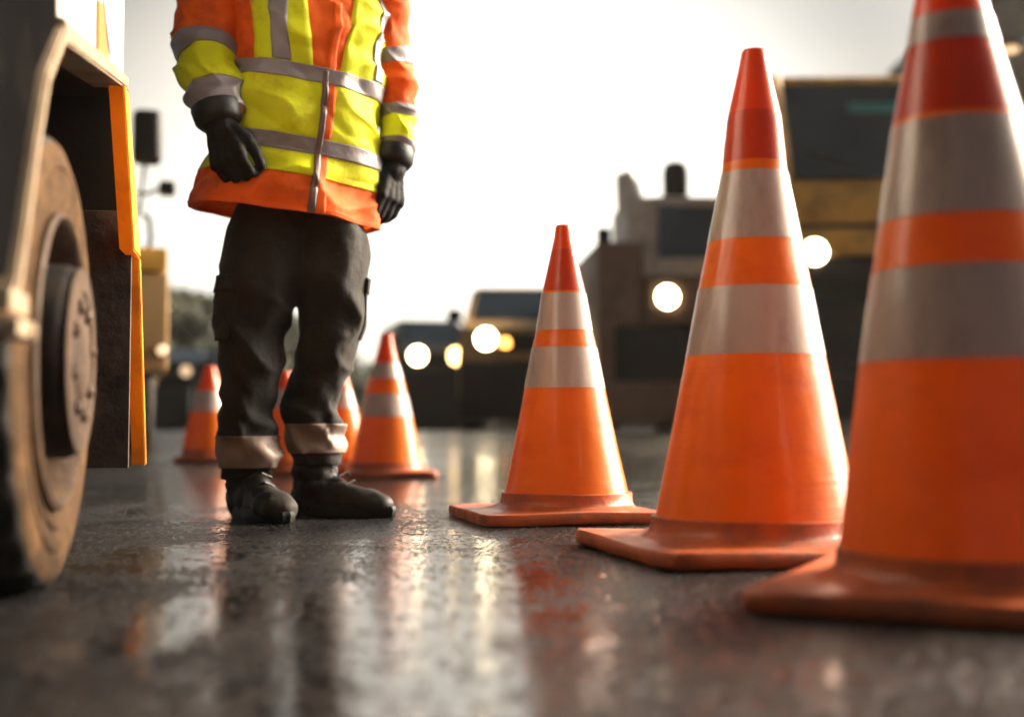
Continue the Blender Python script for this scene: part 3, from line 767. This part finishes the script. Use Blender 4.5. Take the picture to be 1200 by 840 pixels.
# building at right
M_WALLB = mat('grey_render', (.26,.23,.20), .8, noise_amt=.15, nscale=.6, dirt=(.14,.12,.10), dirt_amt=.4, dscale=.8, bump=.2)
bx_ = P(1200, 400, 26).x
b = empty('building', (bx_, 26, gz(0,26)), 0, label='grey brown building at the right frame edge behind the largest cone', cat='building')
bm = bmesh.new(); box(bm, 0, 9, 0, 8, 0, 9.6, bev=.02); bmo('wall', bm, M_WALLB, b)
boxo('roof', M_DARKP, b, -.25, 9.25, -.25, 8.25, 9.6, 9.95, bev=.04)
for i in range(4):
    for k in range(3):
        fr = boxo('window', M_GREYW, b, .7+2.1*i, 1.9+2.1*i, -.05, .05, 1.0+3*k, 2.6+3*k, bev=.02)
        boxo('pane', M_GLASS, fr, .8+2.1*i, 1.8+2.1*i, -.07, -.04, 1.1+3*k, 2.5+3*k, bev=.005)
lp = P(1184, 58, 15)
l = empty('street_lamp', (lp.x+.5, 15, gz(0,15)), 0, label='lit street lamp at the upper right corner beside the largest cone', cat='street lamp')
gl = gz(0,15); zl = lp.z-gl
bm = bmesh.new(); tube(bm, [(0,0,0),(0,0,.4),(0,0,zl),(-.1,0,zl+.22),(-.5,0,zl+.15)], [.09,.06,.045,.04,.035], 12); bmo('pole', bm, M_DARKP, l, autos=40)
bm = bmesh.new(); ellipsoid(bm, Vector((-.5,0,zl+.08)), .22, .13, .08); bmo('lamp_housing', bm, M_DARKP, l, smooth=True)
bm = bmesh.new(); ellipsoid(bm, Vector((-.5,0,zl)), .10, .09, .05); bmo('lamp_glass', bm, M_DIM, l, smooth=True)

# ------------------------------------------------------------------ the worker
PD = 3.36
feet = Vector((P(330, 600, PD).x, PD, 0))
pers = empty('person', feet, 0, label='worker in orange and yellow hi-vis jacket and dark trousers standing beside the near truck', cat='person')
def W(px, py, D=PD): return P(px, py, D)-feet
PXM = PD/F
M_HIO = mat('hivis_orange', (.88,.13,.006), .66, noise_amt=.14, nscale=7, dirt=(.45,.04,.012), dirt_amt=.35, dscale=8, bump=.35, bscale=22, transl=.22, spec=.25)
M_HIY = mat('hivis_yellow', (.74,.80,.010), .62, noise_amt=.10, nscale=8, dirt=(.45,.30,.02), dirt_amt=.30, dscale=7, bump=.35, bscale=22, transl=.22, spec=.25)
M_TAPE = mat('silver_tape', (.20,.17,.18), .42, noise_amt=.15, nscale=14, bump=.2, bscale=40)
M_TAPEB = mat('trouser_tape', (.20,.14,.11), .55, noise_amt=.2, nscale=14, bump=.2, bscale=40)
M_TROU = mat('trouser_cloth', (.017,.0145,.013), .75, spec=.22, sheen=.06, noise_amt=.35, nscale=9, dirt=(.035,.026,.020), dirt_amt=.45, dscale=6, bump=.5, bscale=30)
M_GLOVE = mat('glove', (.008,.007,.008), .75, spec=.2, noise_amt=.3, bump=.4, bscale=60)
M_BOOT = mat('boot_leather', (.010,.008,.007), .55, spec=.3, noise_amt=.3, dirt=(.035,.026,.02), dirt_amt=.45, dscale=14, bump=.4, bscale=45)
M_SKIN = mat('skin', (.50,.28,.19), .5, noise_amt=.08, nscale=12)
M_HAT = mat('hard_hat', (.85,.62,.05), .3, noise_amt=.05)

def cr(vals, t):
    """Catmull-Rom through list of (t, value-tuple)"""
    n = len(vals)
    for i in range(n-1):
        if t <= vals[i+1][0] or i == n-2:
            t0, t1 = vals[i][0], vals[i+1][0]; u = min(1, max(0, (t-t0)/(t1-t0)))
            p0 = vals[max(i-1, 0)][1]; p1 = vals[i][1]; p2 = vals[i+1][1]; p3 = vals[min(i+2, n-1)][1]
            return tuple(.5*((2*b)+(-a+c)*u+(2*a-5*b+4*c-d)*u*u+(-a+3*b-3*c+d)*u**3) for a, b, c, d in zip(p0, p1, p2, p3))
class Loft:
    """keys: (t, (cx,cy,cz, a, b)) centre, half width, half depth; rings lie in planes given by side/front/tilt"""
    def __init__(s, keys, yaw, tilt=0, wr=None, tangent=False, sup=2.0, key=0):
        s.k = keys; s.wr = wr; s.tan = tangent; s.sup = sup; s.key = key
        s.Fd = Vector((math.sin(yaw), -math.cos(yaw), 0)); s.Rd = Vector((math.cos(yaw), math.sin(yaw), 0)); s.tilt = tilt
    def base(s, u, t, off=0):
        cx, cy, cz, a, b = cr(s.k, t); c = Vector((cx, cy, cz))
        si, co = math.sin(u), math.cos(u); e = 2/s.sup
        x = math.copysign(abs(si)**e, si)*(a+off); y = math.copysign(abs(co)**e, co)*(b+off)
        if s.tan:
            e_ = 1e-2; p0 = Vector(cr(s.k, max(t-e_, s.k[0][0]))[:3]); p1 = Vector(cr(s.k, min(t+e_, s.k[-1][0]))[:3])
            T = (p1-p0).normalized(); Fv = (s.Fd-T*s.Fd.dot(T)).normalized(); Rv = T.cross(Fv); 
            if Rv.dot(s.Rd) < 0: Rv = -Rv
            return c+Rv*x+Fv*y
        p = c+s.Rd*x+s.Fd*y; p.z -= s.tilt*(p.x-c.x); return p
    def pt(s, u, t, off=0):
        p = s.base(u, t, off)
        if s.wr:
            w_ = s.wr(u, t, p); cx, cy, cz, a, b = cr(s.k, t)
            d = (p-Vector((cx, cy, p.z if not s.tan else cz))); d = d.normalized() if d.length > 1e-6 else Vector((0,0,0))
            p = p+d*w_
        return p
    def mesh(s, bm, nu=96, nt=90, t0=None, t1=None, off=0, cap=True):
        t0 = s.k[0][0] if t0 is None else t0; t1 = s.k[-1][0] if t1 is None else t1
        rings = [[bm.verts.new(s.pt(2*PI*i/nu, t0+(t1-t0)*j/nt, off)) for i in range(nu)] for j in range(nt+1)]
        for A, B in zip(rings, rings[1:]):
            for i in range(nu): bm.faces.new((A[i], A[(i+1) % nu], B[(i+1) % nu], B[i]))
        if cap:
            for r in (rings[0], rings[-1]): bm.faces.new(r)
        return rings
    def patch(s, bm, ua, ub, ta, tb, off=.003, nu=None, nt=None):
        """ua/ub/ta/tb may be callables of the other parameter (0..1); closed thin shell"""
        f = lambda v, x: v(x) if callable(v) else v
        full = not callable(ua) and abs(ub-ua) > 6.28
        nu = nu or (96 if full else max(6, int(abs(f(ub,.5)-f(ua,.5))*16))); nt = nt or 14
        def grid(o):
            G = []
            for j in range(nt+1):
                row = []
                for i in range(nu+(0 if full else 1)):
                    q = i/nu; r = j/nt
                    u = f(ua, r)+(f(ub, r)-f(ua, r))*q; t = f(ta, q)+(f(tb, q)-f(ta, q))*r
                    row.append(bm.verts.new(s.pt(u, t, o)))
                G.append(row)
            return G
        A = grid(off); B = grid(-.004); m = len(A[0])
        rg = range(m) if full else range(m-1)
        for j in range(nt):
            for i in rg: bm.faces.new((A[j][i], A[j][(i+1) % m], A[j+1][(i+1) % m], A[j+1][i]))
        for row, rowb in ((A[0], B[0]), (A[-1], B[-1])):
            for i in rg: bm.faces.new((row[i], row[(i+1) % m], rowb[(i+1) % m], rowb[i]))
        if not full:
            for k in (0, -1):
                for j in range(nt): bm.faces.new((A[j][k], A[j+1][k], B[j+1][k], B[j][k]))
        bmesh.ops.delete(bm, geom=[v for r in B for v in r if not v.link_faces], context='VERTS')

YAW = R(27)
def ridge(x, y, z):
    return (1-abs(noise.noise(Vector((x, y, z))))*2.2)**3 if abs(noise.noise(Vector((x, y, z)))) < .45 else 0
def wr_torso(u, t, p):
    fold = .010*ridge(p.x*4+p.z*5, p.y*4, p.z*7-p.x*4)-.006*ridge(p.x*7-p.z*3+9, p.y*7, p.z*9+p.x*5)
    a = noise.noise(Vector((p.x*5.5+2, p.y*5.5, p.z*9)))*.020
    b = noise.noise(Vector((p.x*14, p.y*14+4, p.z*22)))*.008
    c = -.006*math.exp(-((p.z-W(0,183).z)/.03)**2) - .004*math.exp(-((p.z-W(0,100).z)/.03)**2)
    flute = .010*math.sin(u*6+1.3)*max(0, (W(0,200).z-p.z)/.12) if p.z < W(0,200).z else 0
    return a+b+c+flute+fold
def tk_(py, px, hw, b):
    c = W(px, py); return (c.x, c.y+.0, c.z, hw*PXM/.955, b)
# t = image row of the centre line
torso_keys = [(t, v) for t, v in [
    (-70, tk_(-70, 366, 42, .075)), (-50, tk_(-50, 366, 72, .10)), (-25, tk_(-25, 366, 90, .128)), (0, tk_(0, 364, 91, .145)), (50, tk_(50, 360, 88, .155)),
    (100, tk_(100, 357, 88, .155)), (150, tk_(150, 352, 91, .155)), (185, tk_(185, 348, 94, .158)), (215, tk_(215, 342, 100, .162)), (240, tk_(240, 337, 105, .170)), (257, tk_(257, 335, 106, .172))]]
torso = Loft(torso_keys, YAW, tilt=.10, wr=wr_torso, sup=2.25)
bm = bmesh.new(); rg = torso.mesh(bm, 120, 150, cap=False)
bm.faces.new(rg[0])
# hem turned in
inn = [bm.verts.new(torso.pt(2*PI*i/120, 255, -.02)) for i in range(120)]
for i in range(120): bm.faces.new((rg[-1][i], rg[-1][(i+1) % 120], inn[(i+1) % 120], inn[i]))
# collar
jacket = bmo('jacket', bm, M_HIO, pers, smooth=True)
# open front V: darker orange placket flaps
bm = bmesh.new(); torso.patch(bm, 0, 2*PI, lambda q: 108, lambda q: 172, .0025, nu=120, nt=40)
torso.patch(bm, 0, 2*PI, 190, 216, .0025, nu=120, nt=18)
torso.patch(bm, lambda r: -.93-.12*(1-r), lambda r: -.10-.22*(1-r), -45, 95, .0025, nt=60)
torso.patch(bm, lambda r: .20+.14*(1-r), 1.25, -45, 95, .0025, nt=60)
for ua, ub in ((PI-.85, PI-.2), (PI+.2, PI+.85)): torso.patch(bm, ua, ub, -45, 95, .0025, nt=50)
bmo('yellow_panel', bm, M_HIY, jacket, smooth=True)
def tape(lf, parent, *a, m=None, **k):
    bm = bmesh.new(); lf.patch(bm, *a, **k); return bmo('reflective_tape', bm, m or M_TAPE, parent, smooth=True)
tape(torso, jacket, 0, 2*PI, 93, 110, off=.0055, nu=120)
tape(torso, jacket, 0, 2*PI, 172, 190, off=.0055, nu=120)
tape(torso, jacket, lambda r: -.62-.20*(1-r), lambda r: -.38-.16*(1-r), -45, 92, off=.0055, nt=60)
tape(torso, jacket, .74, .96, -45, 92, off=.0055, nt=60)
tape(torso, jacket, PI-.6, PI-.42, -45, 92, off=.0055, nt=50)
tape(torso, jacket, PI+.42, PI+.6, -45, 92, off=.0055, nt=50)
bm = bmesh.new(); torso.patch(bm, .0, .05, 96, 256, .0075, nu=3, nt=100)
bmo('zip', bm, mat('zip_dark', (.10,.05,.04), .5), jacket, smooth=True)
bm = bmesh.new(); torso.patch(bm, .045, .13, lambda q: 20, 256, .004, nu=4, nt=100); bmo('placket', bm, M_HIO, jacket, smooth=True)

bm = bmesh.new(); torso.patch(bm, 0, 2*PI, 250, 257, .0035, nu=120, nt=6); bmo('hem', bm, M_HIO, jacket, smooth=True)
def wr_sleeve(u, t, p):
    return .011*ridge(p.x*7+3, p.y*7, p.z*11+p.x*6)+noise.noise(Vector((p.x*9+7, p.y*9, p.z*16)))*.016 + noise.noise(Vector((p.x*24, p.y*24+4, p.z*34)))*.004
def skeys(rows):
    out = []
    for t, px, py, D, r in rows:
        c = W(px, py, D); out.append((t, (c.x, c.y, c.z, r, r*1.0)))
    return out
sl_l = Loft(skeys([(0,300,-52,3.36,.075),(1,272,-20,3.34,.092),(2,246,22,3.29,.092),(3,240,62,3.24,.078),(4,247,100,3.20,.068),(5,256,140,3.16,.050)]), YAW, wr=wr_sleeve, tangent=True)
sl_r = Loft(skeys([(0,424,-52,3.38,.070),(1,440,-18,3.40,.080),(2,448,30,3.43,.074),(3,457,85,3.45,.062),(4,463,140,3.44,.052),(5,461,190,3.42,.042)]), YAW, wr=wr_sleeve, tangent=True)
for lf, rows in ((sl_l, [(2.92,3.30,'t'),(3.32,4.18,'y'),(4.2,4.82,'t'),(1.15,1.42,'t')]), (sl_r, [(2.55,2.88,'t'),(3.78,4.02,'t'),(4.02,4.52,'y'),(4.5,4.88,'t')])):
    bm = bmesh.new(); rg = lf.mesh(bm, 64, 110, cap=True)  # sleeve tube
    sv = bmo('sleeve', bm, M_HIO, jacket, smooth=True)
    for a, b_, k in rows:
        bm = bmesh.new()
        lf.patch(bm, 0, 2*PI, a, b_, .0035 if k == 't' else .002, nu=64, nt=26)
        bmo('reflective_tape' if k == 't' else 'yellow_panel', bm, M_TAPE if k == 't' else M_HIY, sv, smooth=True)
# collar
bm = bmesh.new()
cc = W(366, -72)
lathe(bm, [(.085,-.03),(.082,.0),(.074,.045),(.072,.065),(.066,.065),(.068,.0),(.07,-.03)], 40, 'z', (cc.x, cc.y, cc.z), caps=False)
bmo('collar', bm, M_HIO, jacket, smooth=True)

# trousers
def wr_leg(u, t, p):
    fold = noise.noise(Vector((p.x*7+1, p.y*7, p.z*7-p.x*5)))*.020
    knee = math.exp(-((p.z-.42)/.12)**2); low = math.exp(-((p.z-.24)/.07)**2)
    cre = .006*math.sin(p.z*75+u*1.5+3*noise.noise(p*6))*(low*1.0+knee*.35)
    rg_ = .015*ridge(p.x*6+p.z*2, p.y*6+5, p.z*6+p.x*5)
    k_ = min(1, max(.25, (W(0,262).z-p.z)/.15))
    return (fold+rg_)*k_+cre+noise.noise(Vector((p.x*20, p.y*20, p.z*16)))*.007
def leg_keys(rows):
    out = []
    for py, px, D, hw, b in rows:
        c = W(px, py, D); out.append((py, (c.x, c.y, c.z, hw*PXM, b)))
    return out
leg_l = Loft(leg_keys([(215,332,3.35,40,.09),(260,315,3.35,46,.10),(300,308,3.35,46,.104),(350,303,3.33,44,.096),(400,294,3.32,37,.086),(450,290,3.33,33,.076),(490,290,3.34,31,.070),(512,290,3.35,30,.066),(550,290,3.35,29,.062),(562,290,3.35,28,.060)]), R(8), wr=wr_leg)
leg_r = Loft(leg_keys([(215,372,3.36,36,.090),(260,385,3.36,39,.095),(300,391,3.38,42,.104),(350,388,3.39,40,.094),(400,381,3.41,35,.082),(450,373,3.42,31,.074),(480,369,3.43,29,.068),(500,368,3.43,28,.064),(532,368,3.43,27,.061),(545,368,3.43,28,.06)]), R(45), wr=wr_leg)
bm = bmesh.new()
leg_l.mesh(bm, 72, 130); leg_r.mesh(bm, 72, 130)
c = W(352, 226, 3.36); ellipsoid(bm, c, .145, .11, .12)
me = remesh(bm, .0065, 2, .4)
trou = link('trousers', me, M_TROU, pers)
def tape2(lf, a, b_):
    bm = bmesh.new(); lf.patch(bm, 0, 2*PI, a, b_, .006, nu=64, nt=20); return bmo('reflective_tape', bm, M_TAPEB, trou, smooth=True)
for lf, ua, ub, a, b_ in ((leg_l,-1.5,-.55,330,400),(leg_r,.7,1.6,330,398)):
    bm = bmesh.new(); lf.patch(bm, ua, ub, a, b_, .005, nt=20); lf.patch(bm, ua-.04, ub+.04, a-3, a+14, .0085, nt=6)
    bmo('pocket', bm, M_TROU, trou, smooth=True)
tape2(leg_l, 511, 547); tape2(leg_r, 497, 530)

# boots
def boot(ankle, direc, K, name='boot'):
    """ankle: point above the heel on the ground (local), direc: yaw of toe in xy"""
    d = Vector((math.cos(direc), math.sin(direc), 0)); s = Vector((-d.y, d.x, 0))
    bm = bmesh.new()
    def E(f, sd, z, rx, ry, rz): ellipsoid(bm, ankle+d*f*K+s*sd+Vector((0,0,z*(.5+K*.5))), rx*K, ry*K, rz*K, Matrix((( d.x,s.x,0),(d.y,s.y,0),(0,0,1))))
    capsule(bm, ankle+Vector((0,0,.20)), ankle+Vector((0,0,.09)), .062, .060)
    E(-.012,0,.045,.062,.046,.052); E(.05,0,.055,.075,.044,.055); E(.11,0,.042,.07,.047,.045); E(.165,.0,.036,.062,.050,.040); E(.185,0,.032,.055,.047,.036)
    ob = link(name, remesh(bm, .005, 5, .5, disp=lambda co: .0035*noise.noise(co*28)+(.003*math.sin(co.z*120) if .09 < co.z < .2 else 0)), M_BOOT, pers)
    # sole
    bm = bmesh.new(); out = []
    for k in range(40):
        a = 2*PI*k/40; f = math.cos(a); q = math.sin(a)
        x = (.088+f*.158)*K; wdt = K*.050*(1+.10*f) if f > 0 else .046*K
        wdt *= 1-.14*math.exp(-((x-.06)/.04)**2)
        out.append(ankle+d*x+s*q*wdt*(1 if abs(q) < 1 else 1))
    lay = [(0.0, .97, .0005), (0, 1.0, .005), (0, 1.02, .022), (0, .99, .030), (0, .9, .032)]
    cen = ankle+d*.088; rings = []
    for j, (_, kk, z) in enumerate(lay):
        ring = []
        for i, p in enumerate(out):
            q = cen+(p-cen)*(kk*(1.0 if (i % 2 or j > 2) else .97)); ring.append(bm.verts.new((q.x, q.y, z)))
        rings.append(ring)
    for A, B in zip(rings, rings[1:]):
        for i in range(40): bm.faces.new((A[i], A[(i+1) % 40], B[(i+1) % 40], B[i]))
    bm.faces.new(rings[0]); bm.faces.new(rings[-1])
    bmo('sole', bm, M_BLACKP, ob, autos=40)
    bm = bmesh.new()
    for k in range(4):
        z = .085+.022*k; f = .112-.020*k
        a = ankle+d*(f)+s*.030+Vector((0,0,z)); b_ = ankle+d*(f)-s*.030+Vector((0,0,z)); m_ = ankle+d*(f+.010)+Vector((0,0,z+.012))
        tube(bm, [a, m_, b_], .0028, 6)
    bmo('lace', bm, M_BLACKP, ob, autos=40)
la = W(290, 600, 3.36); la.z = 0; ra = W(368, 600, 3.44); ra.z = 0
boot(la, R(-58), 1.10); boot(ra, R(-22), .98)

# gloves (one remeshed skin each: palm, four unequal fingers, thumb)
def glove(wrist, palm_dir, across, out_n, curl, spread=.0, thumb_side=1, scale=1.0, fingers=None):
    """palm_dir: wrist->knuckles; across: towards the index side; out_n: back of the hand normal"""
    pd = palm_dir.normalized(); ac = (across-pd*across.dot(pd)).normalized(); bn = out_n-(pd*out_n.dot(pd))-(ac*out_n.dot(ac)); bn.normalize()
    bm = bmesh.new(); s = scale
    capsule(bm, wrist-pd*.055*s, wrist+pd*.01*s, .043*s, .036*s)
    for k in (-1.5, -.5, .5, 1.5):
        capsule(bm, wrist+ac*k*.012*s+pd*.01*s, wrist+pd*.085*s+ac*k*.021*s, .019*s, .0165*s)
    lens = {1.5: (.040,.026,.020), .5: (.044,.029,.022), -.5: (.041,.027,.021), -1.5: (.032,.021,.018)}
    for k, ls in lens.items():
        p = wrist+pd*.088*s+ac*k*.0215*s
        cu = curl*(1+.10*(1.5-k)/3); ang = cu*.55; dr = pd+ac*k*spread
        for j, l_ in enumerate(ls):
            dd = (dr*math.cos(ang)-bn*math.sin(ang)).normalized(); q = p+dd*l_*s
            r = (.0125, .0115, .0105)[j]*s*(1.0 if k > -1 else .9)
            capsule(bm, p, q, r, r*.93); p = q; ang += cu*(.75 if j == 0 else .5)
    # thumb from the side of the palm near its base
    p = wrist+pd*.022*s+ac*.030*s-bn*.004*s
    dv = [(pd*.72+ac*.46-bn*.35).normalized(), (pd*.90+ac*.10-bn*.40).normalized(), (pd*.90-ac*.12-bn*.48).normalized()]
    for j, l_ in enumerate((.040,.034,.026)):
        q = p+dv[j]*l_*s; r = (.0175,.0150,.0130)[j]*s; capsule(bm, p, q, r, r*.92); p = q
    me = remesh(bm, .0032, 5, .5, disp=lambda co: .0016*noise.noise(co*55))
    g_ = link('glove', me, M_GLOVE, pers)
    bm = bmesh.new(); 
    pts = []
    tube(bm, [wrist-pd*.046*s, wrist-pd*.042*s, wrist-pd*.012*s, wrist-pd*.0*s], [.055*s,.0565*s,.053*s,.044*s], 28)
    bmo('cuff', bm, M_BLACKP, g_, smooth=True)
fr = Vector((math.sin(YAW), -math.cos(YAW), 0)); rt = Vector((math.cos(YAW), math.sin(YAW), 0))
wl = W(258, 147, 3.15)
glove(wl, (W(271, 200, 3.13)-W(258, 147, 3.15)), Vector((.85,-.35,-.1)), Vector((-.45,-.85,.1)), 1.3, spread=-.02, scale=1.12)
wr_ = W(459, 196, 3.42)
glove(wr_, (W(456, 262, 3.38)-wr_), Vector((-.55,-.8,0)), Vector((.85,-.45,0)), .85, spread=-.02, scale=1.08)

# body inside the clothes: one continuous mesh with the head
bm = bmesh.new()
pel = W(352, 225); che = W(362, 20); nk = W(366, -62); hd = nk+Vector((.012,-.02,.17))
ellipsoid(bm, pel, .15,.105,.12); ellipsoid(bm, (pel+che)/2, .135,.095,.2); ellipsoid(bm, che+Vector((0,0,.02)), .155,.10,.17)
capsule(bm, nk-Vector((0,0,.06)), nk+Vector((.006,-.01,.09)), .056, .052)
for lf, a, b_ in ((leg_l,(220,400),(400,560)),(leg_r,(220,400),(400,545))):
    for (t0, t1), r0, r1 in (((a[0],a[1]), .078, .052), ((b_[0],b_[1]), .052, .036)):
        capsule(bm, Vector(cr(lf.k, t0)[:3]), Vector(cr(lf.k, t1)[:3]), r0, r1)
for lf, wv in ((sl_l, wl), (sl_r, wr_)):
    pts = [Vector(cr(lf.k, t)[:3]) for t in (.6, 2.7)]+[wv]
    capsule(bm, pts[0], pts[1], .045, .036); capsule(bm, pts[1], pts[2], .036, .024)
    capsule(bm, che+Vector((0,0,.09)), pts[0], .06, .045)
HR = Matrix(((rt.x, -fr.x, 0), (rt.y, -fr.y, 0), (0, 0, 1)))
def H(x, y, z): return hd+rt*x+fr*y+Vector((0,0,z))
ellipsoid(bm, H(0,-.01,.02), .076,.094,.105, HR); ellipsoid(bm, H(0,.03,-.055), .052,.055,.055, HR)
ellipsoid(bm, H(0,.095,-.022), .013,.018,.014, HR); capsule(bm, H(0,.085,.02), H(0,.10,-.02), .010, .012)
capsule(bm, H(-.022,.080,-.058), H(.022,.080,-.058), .0075, .0075); capsule(bm, H(-.018,.079,-.070), H(.018,.079,-.070), .008, .008)
for s in (-1, 1): ellipsoid(bm, H(s*.077,-.005,-.005), .009,.018,.030, HR); capsule(bm, H(s*.045,.078,.022), H(s*.018,.086,.020), .008, .008)
body = link('body', remesh(bm, .006, 3, .4), M_SKIN, pers)
M_EYE = mat('eye', (.75,.72,.68), .2)
for s in (-1, 1):
    bm = bmesh.new(); ellipsoid(bm, H(s*.031,.074,.002), .013,.011,.010); bmo('eye', bm, [M_EYE], body, smooth=True)
    bm = bmesh.new(); ellipsoid(bm, H(s*.031,.0835,.002), .0045,.0025,.0045); bmo('pupil', bm, M_BLACKP, body, smooth=True)
bm = bmesh.new(); ellipsoid(bm, H(0,-.025,.03), .082,.088,.095, HR); bmo('hair', bm, mat('hair',(.03,.02,.014),.6,bump=.5,bscale=80), body, smooth=True)
bm = bmesh.new()
hp = [(.128,.052),(.130,.056),(.118,.062),(.112,.075),(.106,.105),(.088,.140),(.055,.163),(.02,.170)]
rings = []
for r, z in hp:
    rings.append([bm.verts.new(H(math.cos(2*PI*i/48)*r*.88, math.sin(2*PI*i/48)*r*(1.12 if math.sin(2*PI*i/48) > 0 and z < .06 else 1.0)-.008, z)) for i in range(48)])
for A, B in zip(rings, rings[1:]):
    for i in range(48): bm.faces.new((A[i], A[(i+1) % 48], B[(i+1) % 48], B[i]))
bm.faces.new(rings[-1]); bm.faces.new(rings[0])
bmo('hard_hat', bm, M_HAT, pers, autos=50)

# ------------------------------------------------------------------ air
hz = bpy.data.materials.new('haze'); hz.use_nodes = True
hn = hz.node_tree.nodes; hn.remove(hn['Principled BSDF'])
pv = hn.new('ShaderNodeVolumePrincipled'); pv.inputs['Color'].default_value = (.95, .90, .82, 1); pv.inputs['Density'].default_value = .0006; pv.inputs['Anisotropy'].default_value = .3
hz.node_tree.links.new(pv.outputs[0], hn['Material Output'].inputs['Volume'])
bm = bmesh.new(); box(bm, -30, 34, -42, 62, -2, 13); tag(bmo('haze', bm, hz), kind='stuff')

# ------------------------------------------------------------------ render settings
S.view_settings.view_transform = 'Standard'; S.view_settings.look = 'None'
S.view_settings.exposure = 0.6; S.view_settings.gamma = 1
S.cycles.use_denoising = True
S.cycles.max_bounces = 8; S.cycles.sample_clamp_indirect = 8
S.cycles.use_adaptive_sampling = True
